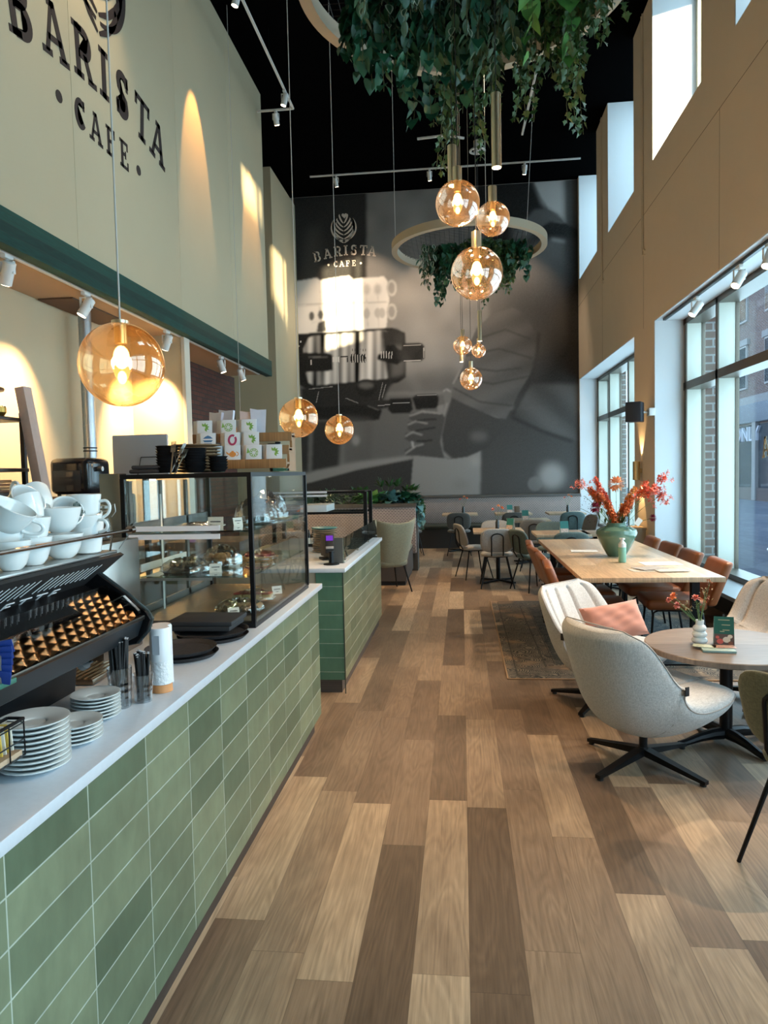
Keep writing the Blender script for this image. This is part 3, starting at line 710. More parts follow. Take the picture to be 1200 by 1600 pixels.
film = thin_glass('cling_film', (.93, .93, .93), .16, .12, power=1.6, face=.7)
def wrinkly(r, hgt, seed, n=30, m=9, ell_=1.0):
    rr = random.Random(seed); ph = [(rr.uniform(0, 6.28), rr.randint(5, 13), rr.uniform(.01, .05)) for _ in range(5)]
    def fn(u, v):
        a = 2*pi*u; k = sin(pi/2*(1-v)); z = hgt*sin(pi/2*v)**.8 if v > 0 else 0
        w = 1+sum(c*sin(n_*a+p+v*6) for p, n_, c in ph); return (r*w*k*cos(a)*ell_, r*w*k*sin(a), z*(1+.18*sin(7*a+v*9)))
    return B().surf(fn, n, m, True)
def bumpcake(r, hgt, seed, n=34):
    rr = random.Random(seed); ph = [(rr.uniform(0, 6.28), rr.randint(6, 15), rr.uniform(.01, .03)) for _ in range(4)]
    b = B(); b.surf(lambda u, v: ((r*min(1, (1-v)*1.6))*(1+sum(c*sin(k*2*pi*u+p) for p, k, c in ph))*cos(2*pi*u), (r*min(1, (1-v)*1.6))*(1+sum(c*sin(k*2*pi*u+p) for p, k, c in ph))*sin(2*pi*u), hgt*min(1, v*2.6)+.003*sin(9*v*pi+15*u*pi)), n, 9, True)
    return b
def food_plate(name, label, cat, loc, r, build, film_h=.045, seed=1, ell_=1.0):
    t = thing(name, label, cat, loc)
    part('plate', B().lathe([(0, .002), (r*.6, .002), (r, .012), (r, .015), (r*.6, .006), (0, .006)], n=30), thin_glass('plate_glass', (.8, .84, .84), .2) if name != 'biscuit_plate' else porcelain, t)
    build(t)
    if film_h: part('wrap', xf(wrinkly(r*.93, film_h, seed, ell_=ell_), Matrix.Translation((0, 0, .008))), film, t)
    return t
choc = M('chocolate', (.045, .022, .014), .35, var=.4, scale=90, bump=.5); crust = M('crust', (.30, .15, .055), .6, var=.3, scale=80, bump=.5)
cream_m = M('custard', (.62, .50, .22), .5, var=.1); nut = M('nut_topping', (.34, .21, .11), .6, var=.5, scale=120, bump=.8); berry = M('berry_icing', (.35, .05, .05), .4, var=.3, scale=70)
def b_choc(t):
    part('cake', bumpcake(.10, .035, 4), choc, t)
    b = B(); rr = random.Random(5)
    for i in range(26): a = rr.uniform(0, 6.28); q = rr.uniform(.02, .09); b.sph((q*cos(a), q*sin(a), .04), .008, 6)
    part('topping', b, nut, t)
def b_buns(t):
    b = B(); rr = random.Random(9)
    for i in range(11): a = rr.uniform(0, 6.28); q = rr.uniform(0, .07); b.sph((q*cos(a), q*sin(a), .024+rr.uniform(0, .03)), .027, 10, sc=(1, 1, .8))
    part('buns', b, crust, t)
def b_pie(t): part('pie', bumpcake(.095, .024, 12), crust, t); part('topping', xf(bumpcake(.08, .008, 13), Matrix.Translation((0, 0, .026))), berry, t)
def b_bars(t):
    for i in range(4):
        bar_ = part('custard_bar', B().box(-.10+i*.05, -.055+i*.05, -.035, .035, .008, .034, .004), cream_m, t); part('icing', B().box(-.10+i*.05, -.055+i*.05, -.035, .035, .0345, .040, .002), berry, bar_)
def b_rolls(t):
    b = B()
    for i in range(7): b.tube([(-.09+i*.03, -.04, .022), (-.085+i*.03, 0, .028), (-.09+i*.03, .04, .022)], .015, 8)
    part('rolls', b, nut, t)
def b_bars2(t):
    for i in range(5): part('chocolate_bar', B().box(-.09+i*.037, -.06+i*.037, -.05, .05, .008, .03+.004*(i % 2), .004), choc, t)
def b_low(t): part('cake', bumpcake(.085, .012, 31), choc, t)
food_plate('cake_plate', 'dark chocolate cake with nuts under cling film on the middle case shelf', 'cake', (-1.30, 3.24, 1.154), .12, b_choc, .055, 2)
food_plate('bun_plate', 'heap of wrapped buns behind the chocolate cake on the middle case shelf', 'buns', (-1.20, 3.47, 1.154), .105, b_buns, .085, 3)
food_plate('pie_plate', 'round wrapped pie at the far end of the middle case shelf', 'pie', (-1.07, 3.68, 1.154), .10, b_pie, .04, 4)
food_plate('custard_plate', 'yellow custard slices with red icing on the case floor', 'cake', (-1.09, 3.62, .951), .115, b_bars, .045, 5)
food_plate('roll_plate', 'wrapped nutty rolls at the front of the case floor', 'pastry', (-1.07, 3.32, .951), .12, b_rolls, .05, 6)
food_plate('biscuit_plate', 'low dark cake on a white plate on the upper case shelf', 'cake', (-1.22, 3.24, 1.359), .115, b_low, .02, 7)
food_plate('brownie_plate', 'wrapped chocolate bars on the right of the upper case shelf', 'pastry', (-1.05, 3.55, 1.359), .11, b_bars2, .11, 8)
food_plate('brownie_plate', 'second plate of wrapped chocolate bars at the far end of the upper case shelf', 'pastry', (-1.08, 3.90, 1.359), .11, b_bars2, .13, 18)

# ------------------------------------------------------------------ things on top of the pastry case
TZ = CT+.003
wood_rim = M('wooden_plate', (.33, .22, .12), .5, var=.2, scale=60); blk_plate = M('black_ceramic', (.012, .013, .015), .25)
pl_ = B().lathe([(0, 0), (.07, 0), (.118, .010), (.12, .014), (.116, .014), (.07, .005), (0, .005)], n=36)
pw = solo('plate', pl_, wood_rim, 'x', 'plate'); _u = []
for i in range(9):
    place(pw, _u, loc=(-1.315+.002*sin(i*3), 3.47, TZ+.001+i*.0155), label=nth(i, 9)+' light wooden rimmed plate of the stack on the pastry case', group='wooden rimmed plates on the pastry case')
bl_ = B().lathe([(0, 0), (.035, 0), (.052, .024), (.054, .026), (.050, .026), (.034, .004), (0, .004)], n=28)
bw = solo('bowl', bl_, blk_plate, 'x', 'bowl'); _u = []
for cx, cy, n_, lab, gr in ((-1.37, 3.24, 9, 'black bowl in the left stack on the pastry case', 'black bowls of the left stack'), (-1.235, 3.24, 8, 'black bowl in the middle stack on the pastry case', 'black bowls of the middle stack'), (-1.125, 3.24, 5, 'small black bowl in the low stack beside the tea rack', 'black bowls of the low stack')):
    for i in range(n_): place(bw, _u, loc=(cx, cy, TZ+.001+i*.0125), label=nth(i, n_)+' '+lab, group=gr, scale=1.0 if cx < -1.2 else .85)
nap = M('dark_napkin', (.035, .035, .04), .9)
for i, lab in enumerate(('lower folded dark napkin left of the plate stack', 'upper folded dark napkin left of the plate stack')):
    solo('napkin', B().box(-.07, .07, -.05, .05, 0, .018, .008), nap, lab, 'napkin', (-1.47+.01*i, 3.24, TZ+.001+i*.019), .1*i)
fk = B().bar((0, -.09, .004), (0, .02, .004), .006, .002).box(-.011, .011, .02, .04, .003, .005)
for k in range(4): fk.box(-.011+k*.006, -.008+k*.006, .04, .075, .003, .005)
fork = solo('fork', fk, steel, 'x', 'fork'); _u = []
for i, (x, y, z, rz, tl) in enumerate(((-1.31, 3.16, TZ+.075, .1, 1.15), (-1.285, 3.17, TZ+.07, -.5, 1.0), (-1.30, 3.165, TZ+.06, .4, .8), (-1.27, 3.16, TZ+.05, -.3, .9))):
    place(fork, _u, loc=(x, y, z), rot=(tl, 0, rz), label='steel fork standing between the black bowls on the pastry case', group='forks between the black bowls')
# tea rack
oak = planks('warm_oak', [(0, (.20, .095, .035)), (1, (.32, .165, .065))], .12, 1.5, 0, .45, ends=False)
tr = thing('tea_rack', 'stepped wooden rack full of white tea sachets on the pastry case', 'rack', (-1.20, 3.52, TZ), .0)
b = B()
for k, (y0, zt) in enumerate(((0, .045), (.065, .115), (.13, .185))):
    b.box(-.20 if k else -.09, .33, y0, y0+.062, zt-.012, zt, .001)
    b.box(-.20 if k else -.09, .33, y0-.006, y0, zt-.03, zt+.016, .001)
part('steps', b, oak, tr)
for x in (-.20, .318): part('side_board', B().prism([(0 if x > 0 else .06, .0), (.2, .0), (.2, .20), (.13, .19), (.13, .12), (.065, .12), (.065, .03)], x, x+.012, 'x'), oak, tr)
for x in (-.06, .28): part('foot', B().box(x, x+.05, .0, .05, 0, .012), M('green_foot', (.01, .10, .06), .5), tr)
packet_m = M('white_paper', (.74, .76, .78), .55); G1 = M('print_green', (.22, .42, .08), .6); G2 = M('print_blue', (.06, .18, .36), .6); G3 = M('print_red', (.42, .04, .12), .6); G4 = M('print_orange', (.75, .28, .06), .6); G5 = M('print_ink', (.05, .05, .07), .6)
def motif(kind):
    b = B(); yy = -.0016
    def pol(pts): b.prism([(x, z) for x, z in pts], yy-.0004, yy, 'y')
    if kind == 'leaf':
        for a in (-60, -25, 10, 45, 80, 120): c, s = cos(R(a)), sin(R(a)); pol([(.004*c, .05+.004*s), (.014*c-.006*s, .05+.014*s+.006*c), (.027*c, .05+.027*s), (.014*c+.006*s, .05+.014*s-.006*c)])
        b.mi = [0]*len(b.f); return b, G1
    if kind == 'citrus':
        for i in range(8): a = R(i*45); a2 = R(i*45+32); pol([(.006*cos(a+.3), .048+.006*sin(a+.3)), (.018*cos(a), .048+.018*sin(a)), (.018*cos(a2), .048+.018*sin(a2))])
        pol(thick(arcp(0, .048, .021, .021, 0, 350, 20), .003)); pol([(-.03, .075), (-.02, .05), (-.036, .045)]); return b, G1
    if kind == 'ring':
        pol(thick(arcp(0, .048, .018, .024, 60, 400, 20), .011)); return b, G3
    if kind == 'boat':
        pol([(-.026, .05), (.026, .05), (.018, .04), (-.018, .04)]); pol([(-.026, .058), (.026, .058), (.012, .07), (0, .075), (-.012, .07)]); pol(_r_(-.02, .03, .02, .034)); return b, G2
    if kind == 'teapot':
        pol(arcp(0, .042, .018, .014, 0, 345, 16)); pol([(-.016, .045), (-.034, .058), (-.03, .045), (-.014, .036)]); pol(thick(arcp(.018, .044, .011, .010, -90, 90, 8), .004)); pol(_r_(-.006, .055, .006, .06)); return b, G4
    for x in (-.012, .008):
        for z in (.03, .046, .062): pol(_r_(x-.006, z, x+.006, z+.011))
    return b, G5
def _r_(x0, y0, x1, y1): return [(x0, y0), (x1, y0), (x1, y1), (x0, y1)]
packs = {}
def packet(kind):
    if kind not in packs:
        t = thing('tea_sachet', 'x', 'tea sachet'); part('envelope', B().box(-.04, .04, -.0015, .0015, 0, .088, .001), packet_m, t)
        if kind: mb, mm = motif(kind); part('print', mb, mm, t); part('caption', B().box(-.03, .0, -.0021, -.0016, .012, .0145).box(-.03, -.008, -.0021, -.0016, .007, .009), M('grey_print', (.3, .3, .32), .6), t)
        packs[kind] = [t, []]
    return packs[kind]
stacks = [(0, -.045, 'tiles', 'white sachet with black symbols at the left of the lowest rack step'), (0, .05, 'teapot', 'white sachet with orange teapot on the lowest rack step'), (0, .16, 'citrus', 'white sachet with lime slice on the lowest rack step'), (0, .265, 'leaf', 'white sachet with green leaves at the right end of the lowest rack step'),
          (1, -.10, 'boat', 'white sachet with blue ship at the left of the middle rack step'), (1, .03, 'ring', 'white sachet with dark red ring on the middle rack step'), (1, .13, 'leaf', 'white sachet with green leaf wreath on the middle rack step'),
          (2, -.14, 'leaf', 'white sachet with green leaves at the left of the top rack step'), (2, -.01, 'citrus', 'white sachet with green fruit in the middle of the top rack step'), (2, .10, 'leaf', 'white sachet with green leaves at the right of the top rack step')]
for lv, x, kd, lab in stacks:
    z0 = TZ+(.046, .116, .186)[lv]; y0 = 3.52+(.004, .069, .134)[lv]
    for i in range(5):
        f_, u_ = packet(kd if i == 0 else '')
        place(f_, u_, loc=(-1.20+x-i*.009, y0+.004+i*.010, z0+.001), rot=(-.16, 0, .10), label=lab if i == 0 else 'plain back of a white sachet standing behind the printed ones in the tea rack', group=None if i == 0 else 'plain sachets behind the printed ones')
foil = M('silver_bag', (.60, .56, .60), .35, .3, var=.1, scale=40)
for i, (x, lab) in enumerate(((-1.31, 'silvery paper bag standing at the left top of the tea rack'), (-1.25, 'crumpled silvery bag beside the left top of the tea rack'), (-1.13, 'silvery paper bag in the middle top of the tea rack'), (-1.07, 'wide silvery paper bag at the right top of the tea rack'))):
    solo('paper_bag', B().prism([(-.035, 0), (.035, 0), (.045, .13), (.0, .128), (-.04, .135)], -.008, .012, 'y'), foil, lab, 'bag', (x, 3.735, TZ+.19+.01*(i % 2)), .2*(i-1.5), None, (-.12, 0, .25*(i-1.5)))
# tumbler, box
t = thing('travel_cup', 'black lidded travel cup standing right of the tea rack', 'cup', at_y(429, 738, 4.0)[:2]+(TZ,))
part('cup_body', B().lathe([(0, 0), (.026, 0), (.036, .14), (0, .14)], n=26), black_matte, t)
part('lid', B().lathe([(.037, .14), (.039, .143), (.037, .158), (0, .16)], n=26).box(.01, .04, -.01, .01, .158, .168, .002), black_metal, t)
solo('tea_box', B().box(-.03, .03, -.02, .02, 0, .075, .001), M('green_white_box', (.12, .30, .22), .5, var=.6, scale=50), 'small green box on the pastry case beside the black cup', 'box', (-1.03, 3.98, TZ))

# monitor seen from behind
solo('till_stand_table', B().box(-2.3, -1.7, 4.1, 4.6, 0, 1.0, .004), M('back_bar', (.16, .11, .08), .5), 'brown staff table behind the pastry case carrying the till monitor', 'table')
t = thing('till_monitor', 'pale grey back of a till monitor behind the pastry case', 'monitor', (-1.98, 4.3, 1.0))
part('housing', B().box(-.19, .17, -.012, .012, .60, .87, .008), M('monitor_grey', (.42, .44, .50), .4), t)
part('bracket', B().tube([(-.03, -.02, .60), (-.0, -.02, .73), (.17, -.02, .73)], .003, 6), black_metal, t)
part('stand', B().box(-.015, .015, .015, .05, 0, .62).box(-.12, .12, -.06, .1, 0, .012, .004), black_metal, t)
# ------------------------------------------------------------------ espresso machine
em = thing('espresso_machine', 'large black espresso machine with embossed bronze back panel on the counter', 'espresso machine', (0, 0, CZ))
Y0, Y1 = .55, 2.13
body = [(-1.86, .01), (-1.23, .01), (-1.215, .13), (-1.12, .155), (-1.02, .195), (-1.00, .245), (-1.20, .36), (-1.22, .445), (-1.86, .445)]
part('chassis', B().prism(body, Y0, Y1-.012, 'y'), black_metal, em)
# embossed bronze panel on the slope
bronze = M('embossed_bronze', (.40, .25, .13), .30, 1.)
pa, pb = Vector((-.992, 0, .252)), Vector((-1.118, 0, .332)); nrm = Vector((.56, 0, .83)).normalized()
def embo(u, v):
    L = 1.0; yy = Y0+.02+u*(Y1-.06-Y0-.02); k = .046
    a = (yy/k); c_ = v*6.4
    fa = abs(((a+c_*.5) % 1)-.5)*2; fb = abs(((a-c_*.5) % 1)-.5)*2; hgt = .015*(1-max(fa, fb))
    p = pa.lerp(pb, v)+nrm*hgt; return (p.x, yy, p.z)
part('bronze_panel', B().surf(embo, 520, 50), bronze, em, sharp=False)
q0, q1 = pa+nrm*.018, pb+nrm*.018
b = B(); b.prism([(q0.x, q0.z), (q0.x+.003, q0.z+.003), (q1.x+.003, q1.z+.003), (q1.x, q1.z)], Y0, Y1-.02, 'y')
part('clear_cover', b, thin_glass('smoked_cover', (.80, .78, .76), .06, power=4, face=.5), em)
k0, k1 = pa.lerp(pb, .50)+nrm*.0165, pb+nrm*.0165
part('inner_plate', B().prism([(k0.x, k0.z), (k0.x, k0.z+.0012), (k1.x, k1.z+.0012), (k1.x, k1.z)], Y0, Y1-.27, 'y'), M('gloss_black_plate', (.006, .006, .008), .15), em)
part('edge_strip', B().box(-1.002, -.984, Y0, Y1-.02, .243, .256, .002), M('dark_bronze_edge', (.12, .10, .08), .3, 1.), em)
part('lower_skirt', B().prism([(-1.0, .243), (-.99, .243), (-1.01, .19), (-1.05, .17), (-1.05, .18), (-1.02, .20)], Y0, Y1-.02, 'y'), M('blue_black', (.02, .028, .035), .3, .5), em)
# upper slotted plate
part('slotted_panel', B().prism([(-1.080, .447), (-1.068, .440), (-1.200, .335), (-1.222, .340)], Y0, Y1+.03, 'y'), black_matte, em)
p0, p1 = Vector((-1.072, 0, .439)), Vector((-1.196, 0, .3395)); dn = (p1-p0).normalized(); nn = Vector((dn.z*-1, 0, dn.x)); nn = nn if nn.x > 0 else -nn
b = B()
def onp(u, w, d): p = p0+dn*u; return Vector((p.x, w, p.z))+nn*d
for k in range(40):
    if k % 12 == 11: continue
    y = Y1-.075-k*.0265
    if y < Y0+.1: break
    q = [onp(.030, y+.010, .001), onp(.030, y+.014, .001), onp(.095, y-.002, .001), onp(.095, y-.006, .001)]; b.add([tuple(v) for v in q]+[tuple(v+nn*.0015) for v in q], [(0, 1, 2, 3), (4, 7, 6, 5), (0, 4, 5, 1), (1, 5, 6, 2), (2, 6, 7, 3), (3, 7, 4, 0)], 0, False)
part('slot_strip', b, M('slot_light', (.75, .77, .80), .4), em, 'row of pale slots')
# cut-out lettering below the slots
word = 'T.R.I.P.L.E.T.T.E'
tb = text_mesh(word[::1], .052, .0008)
n3 = Vector((.62, 0, -.78)).normalized()
Xt = Matrix.Translation((-1.1935, 1.62, .333)) @ Matrix(((0, dn.x*-1, nn.x, 0), (1, 0, 0, 0), (0, dn.z*-1, nn.z, 0), (0, 0, 0, 1)))
tb.v = [(p[0]*1.75, p[1], p[2]) for p in tb.v]
tb = xf(tb, Matrix.Translation(onp(.135, 1.66, .0025)) @ Matrix(((0, -dn.x, nn.x, 0), (1, 0, 0, 0), (0, -dn.z, nn.z, 0), (0, 0, 0, 1))))
part('cut_out_letters', tb, M('slot_light', (.75, .77, .80), .4), em, 'pale spaced letters')
plate2 = B().prism([(-1.235, .335), (-1.17, .30), (-1.165, .304), (-1.23, .34)], Y0, Y1-.05, 'y')
# far side frame
sf = [(-1.20, .435), (-1.14, .385), (-1.05, .318), (-.985, .262), (-.972, .240), (-.985, .205), (-1.02, .165), (-1.10, .15), (-1.25, .15), (-1.35, .25), (-1.35, .43)]
part('side_frame', B().prism(sf, Y1-.012, Y1+.004, 'y'), black_metal, em)
part('side_trim', B().tube([(x, Y1+.006, z) for x, z in sf[:8]], .006, 8), M('gunmetal_edge', (.10, .13, .14), .25, .8), em)
part('label_strip', B().bar((-1.045, Y1-.03, .318), (-.998, Y1-.03, .272), .012, .002), M('label_grey', (.5, .5, .5), .4), em)
part('cup_tray', B().box(-1.84, -1.085, Y0, Y1+.02, .446, .456, .002), steel, em)
ra = at_x(213, 822, -1.09); 
part('cup_rail', B().tube([(-1.078, Y0, .512), (-1.078, Y1+.10, .512)], .0062, 10).cyl((-1.078, Y1+.09, .512), (-1.078, Y1+.115, .512), .013, n=14).tube([(-1.09, Y1-.02, .45), (-1.078, Y1-.02, .512)], .003, 6), M('rail_steel', (.30, .25, .22), .2, 1.), em)
part('splash_wing', B().tube([(-1.07, Y1+.12, .54), (-1.09, Y1+.12, .50), (-1.12, Y1+.10, .45)], .0015, 5), M('clear_edge', (.2, .2, .2), .2), em)
for y in (.8, 1.9): part('foot', B().cyl((-1.3, y, 0), (-1.3, y, .012), .025, n=14), black_matte, em)
part('vent_disc', B().cyl((-1.10, 1.93, .15), (-1.085, 1.93, .158), .022, n=20).lathe([(.022, 0), (.026, .004), (.022, .006)], (-1.09, 1.93, .15), 20), M('vent_grey', (.16, .17, .18), .4, .5), em)
t = thing('drip_tray', 'slatted metal drip tray on the worktop beyond the espresso machine', 'tray', (-1.32, 2.32, CZ))
part('tray', B().box(-.09, .10, -.11, .12, 0.001, .02, .003), M('bronze_tray', (.22, .16, .11), .35, .8), t)
b = B()
for i in range(8): b.box(-.085+i*.024, -.075+i*.024, -.105, .115, .0205, .024)
part('grate', b, M('grate_gold', (.48, .36, .22), .3, 1.), t)
# steel cabinet behind the machine with clip jars
solo('steel_cabinet', B().box(-1.80, -1.31, 2.46, 2.78, CZ+.001, 1.36, .004), M('warm_steel', (.34, .31, .28), .32, 1., var=.1, scale=15), 'brushed steel cabinet between the espresso machine and the pastry case', 'cabinet')
for i, (x, y, s_, lab) in enumerate(((-1.43, 2.66, 1.0, 'glass clip jar on the steel cabinet nearest the pastry case'), (-1.69, 2.62, 1.05, 'glass clip jar behind the heap of white cups'))):
    t = thing('clip_jar', lab, 'jar', (x, y, 1.361), .4)
    part('jar_glass', B().lathe([(0, .003), (.055, .003), (.062, .012), (.062, .085), (.052, .10), (.055, .108), (.056, .112)], n=30), clear, t)
    part('coffee', B().lathe([(0, .006), (.057, .008), (.057, .06), (0, .065)], n=24), M('coffee_beans', (.03, .017, .012), .4, var=.5, scale=160, bump=1), t)
    part('lid', B().lathe([(0, .118), (.05, .118), (.058, .125), (.058, .135), (.04, .142), (0, .142)], n=30), clear, t)
    part('wire_clip', B().tube([(.058, 0, .13), (.075, 0, .14), (.078, 0, .11), (.063, 0, .09)], .0018, 6).tube([(cos(a)*.058, sin(a)*.058, .114) for a in [2*pi*i/20 for i in range(20)]], .0016, 5, True), steel, t)

# ------------------------------------------------------------------ white cups on the machine
def cup_proto(rt, rb, hh, fl=1.0):
    t = thing('coffee_cup', 'x', 'cup'); pr = [(0, .004), (rb*.7, .004), (rb*.72, 0), (rb*.8, 0)]
    for i in range(9): u = i/8; pr.append((rb+(rt-rb)*(u**.55 if fl > .9 else u), .004+hh*u))
    pr += [(rt-.003, hh+.005)]
    for i in range(8): u = 1-i/7; pr.append((max(0, (rb+(rt-rb)*(u**.55 if fl > .9 else u))-.004), .008+(hh-.004)*u))
    pr.append((0, .008)); part('bowl', B().lathe(pr, n=36), porcelain, t)
    hp = [(rt*.93, 0, hh*.82), (rt+.016, 0, hh*.86), (rt+.026, 0, hh*.68), (rt+.022, 0, hh*.45), (rt+.004, 0, hh*.30), (rb+(rt-rb)*.45, 0, hh*.26)]
    P = []
    for i in range(len(hp)-1):
        for k in range(4): f = k/4; P.append(tuple(hp[i][j]*(1-f)+hp[i+1][j]*f for j in range(3)))
    P.append(hp[-1])
    for _k in range(3): P = [P[0]]+[tuple((P[i-1][j]+2*P[i][j]+P[i+1][j])/4 for j in range(3)) for i in range(1, len(P)-1)]+[P[-1]]
    part('handle', B().tube(P, .0042, 8), porcelain, t); return t
cupA = cup_proto(.044, .024, .062); cupB = cup_proto(.052, .028, .058); mug = cup_proto(.044, .033, .085, .5)
TT = CZ+.457
uA, uB, uM = [], [], []
cups = [ # kind, px, py(base centre), depth y, tilt, azimuth, label
 ('B', 98, 866, 1.93, 0, 0, (0, 0, 3.6), 'wide white cup on the rail side of the machine top, second from the right'),
 ('B', 95, 830, 1.93, .075, 0, (0, 0, 3.9), 'wide white cup nested on the second cup from the right'),
 ('M', 138, 862, 2.05, 0, 0, (0, 0, 2.2), 'rightmost lower white cup on the machine beside the steel cabinet'),
 ('A', 136, 838, 2.05, .05, 0, (.15, .1, -.2), 'white cup wedged under the cup with the dark leaf mark'),
 ('M', 133, 815, 2.05, .078, 0, (0, 0, .1), 'white cup with dark leaf mark and handle to the right, topmost at the right'),
 ('A', 52, 872, 1.78, 0, 0, (0, 0, 3.0), 'white cup standing on the machine behind the tall glasses'),
 ('A', 50, 846, 1.78, .052, 0, (0, 0, 3.2), 'white cup with its handle left stacked behind the tall glasses'),
 ('A', 18, 880, 1.68, 0, 0, (0, 0, 3.0), 'white cup mostly hidden behind the tall glasses'),
 ('A', 52, 815, 1.82, .105, 0, (.0, .5, 2.9), 'tilted white cup in the upper layer of the heap'),
 ('A', 22, 806, 1.86, .13, 0, (.2, -.9, 2.6), 'leftmost tilted white cup with a big open handle on top of the heap'),
 ('A', 68, 798, 1.92, .14, 0, (-.3, 1.0, 2.2), 'white cup tipped to the right at the very top of the heap'),
 ('A', 96, 812, 2.02, .10, 0, (1.1, .3, .6), 'small white cup lying behind the nested wide cups'),
 ('B', 2, 815, 1.70, .10, 0, (.2, .5, .5), 'large white cup cut by the left edge of the picture'),
 ('B', 2, 850, 1.72, .03, 0, (0, 0, .5), 'wide white cup under the large one at the left edge'),
]
for kd, px, py, Y, dzz, _, rot, lab in cups:
    q = at_y(px, py, Y); f_, u_ = {'A': (cupA, uA), 'B': (cupB, uB), 'M': (mug, uM)}[kd]
    place(f_, u_, loc=(q[0], Y, TT+dzz), rot=rot, scale=1.12, label=lab, group='white cups on the espresso machine')
q = at_y(133, 815, 2.05)
mk_ = decal(B(), sum(LOGO, []), lambda x, y, d: (x*.00009, -.046-d-.0015, .062+y*.00009), .0006)
for o in COL.objects:
    if o.get('label', '').startswith('white cup with dark leaf mark'): part('leaf_mark', mk_, M('mark_green', (.02, .08, .06), .5), o, 'small dark green leaf mark')
tg = thing('drinking_glass', 'x', 'glass')
part('tumbler', B().lathe([(0, .012), (.026, .012), (.028, 0), (.026, 0), (.034, .13), (.0325, .13), (.026, .014), (0, .014)], n=22), clear, tg); _u = []
for px, Y, lab in ((14, 1.55, 'upturned ribbed glass on the machine at the left picture edge'), (-6, 1.50, 'second ribbed glass cut by the left picture edge on the machine')):
    q = at_y(px, 880, Y); place(tg, _u, loc=(-1.17 if px > 0 else -1.2, Y, TT), label=lab)

# ------------------------------------------------------------------ saucers, straws, cups, trays on the front worktop
sc_ = B().lathe([(0, .003), (.030, .003), (.032, 0), (.036, 0), (.058, .006), (.072, .013), (.073, .0155), (.070, .016), (.045, .0085), (.030, .0075), (.027, .006), (.025, .0045), (0, .0045)], n=44)
sauc = solo('saucer', sc_, porcelain, 'x', 'saucer'); _u = []
for (px, py), n_, s_, lab, gr in (((66, 1209), 10, 1.10, 'white saucer in the tall stack nearest the camera', 'saucers of the nearest stack'), ((127, 1166), 5, .98, 'white saucer in the low stack behind the tallest one', 'saucers of the low stack'), ((161, 1128), 7, .93, 'white saucer in the stack beside the black straws', 'saucers of the stack by the straws')):
    q = at_z(px, py, CZ)
    for i in range(n_): place(sauc, _u, loc=(q[0]-.035, q[1]+.03, CZ+.001+i*.0105*s_), scale=s_, label=nth(i, n_)+' '+lab, group=gr)
cutg = thin_glass('cut_glass', (.78, .80, .82), .16, .05, power=2, face=.8)
def straws(px, py, hh, rr, n_, sh, lab, lab2, gr):
    q = at_z(px, py, CZ); c = (q[0]-.01, q[1]+rr)
    t = thing('straw_glass', lab, 'glass', (c[0], c[1], CZ))
    pr = [(0, .004), (rr*.8, .004), (rr*.82, .001)]
    b = B(); b.surf(lambda u, v: ((rr*(.82+.18*v))*(1+(.03 if v < .7 else 0)*sin(16*pi*u+v*18)*cos(16*pi*u-v*18))*cos(2*pi*u), (rr*(.82+.18*v))*(1+(.03 if v < .7 else 0)*sin(16*pi*u+v*18)*cos(16*pi*u-v*18))*sin(2*pi*u), .001+hh*v), 64, 24, True).cyl((0, 0, .001), (0, 0, .006), rr*.8, n=24)
    part('tumbler', b, cutg, t)
    rnd = random.Random(int(px)); st = []
    for i in range(n_):
        a = rnd.uniform(0, 6.28); r0 = rr*.55*sqrt(rnd.random()); r1 = rr*.86*sqrt(rnd.random()); a1 = a+rnd.uniform(-.5, .5)
        p0_ = Vector((c[0]+r0*cos(a), c[1]+r0*sin(a), CZ+.008)); p1_ = Vector((c[0]+r1*cos(a1), c[1]+r1*sin(a1), CZ+sh+rnd.uniform(-.008, .008)))
        so = solo('straw', B().tube([(0, 0, 0), (0, 0, (p1_-p0_).length)], .0036, 6, cap=False), [black_matte], lab2, 'straw', p0_, 0, gr)
        so.rotation_euler = (p1_-p0_).to_track_quat('Z', 'Y').to_euler()
        part('rim', B().lathe([(.0033, 0), (.0033, .002), (.0022, .002), (.0022, 0)], (0, 0, (p1_-p0_).length-.001), 8), M('straw_rim', (.7, .7, .72), .3), so)
straws(185, 1111, .12, .036, 34, .205, 'taller cut glass full of black straws', 'black straw standing in the taller cut glass', 'straws in the taller glass')
straws(222, 1101, .085, .032, 24, .150, 'shorter cut glass full of black straws', 'black straw standing in the shorter cut glass', 'straws in the shorter glass')
# upside-down paper cups stack and lids
t = thing('cup_tower', 'white cardboard cups with orange band stacked upside down beside the straws', 'paper cups', at_z(252, 1084, CZ)[:2]+(CZ,))
t.location.x -= .01; t.location.y += .03
part('orange_band', B().lathe([(0, .001), (.0335, .001), (.033, .026), (0, .026)], n=30), M('orange_card', (.62, .27, .10), .6), t)
part('white_cup', B().lathe([(.033, .027), (.0315, .10), (0, .10)], n=30), M('embossed_white', (.74, .75, .77), .5, bump=.6, scale=70), t)
part('printed_cup', B().lathe([(0, .101), (.034, .101), (.0335, .20), (.030, .206), (0, .206)], n=30), M('white_plastic2', (.74, .76, .80), .3), t)
part('small_print', B().box(-.012, .012, -.0352, -.0335, .125, .185), M('pale_print', (.45, .47, .52), .6), t)
t = thing('cup_tower', 'white lidded tub with brown label behind the orange banded cups', 'tub', (t.location.x-.035, t.location.y+.09, CZ))
part('tub', B().lathe([(0, .001), (.034, .001), (.034, .19), (.031, .196), (0, .196)], n=30), M('white_plastic2', (.74, .76, .80), .3), t)
part('brown_label', B().box(-.016, .005, -.0355, -.0335, .12, .165), M('brown_print', (.08, .03, .02), .5), t)
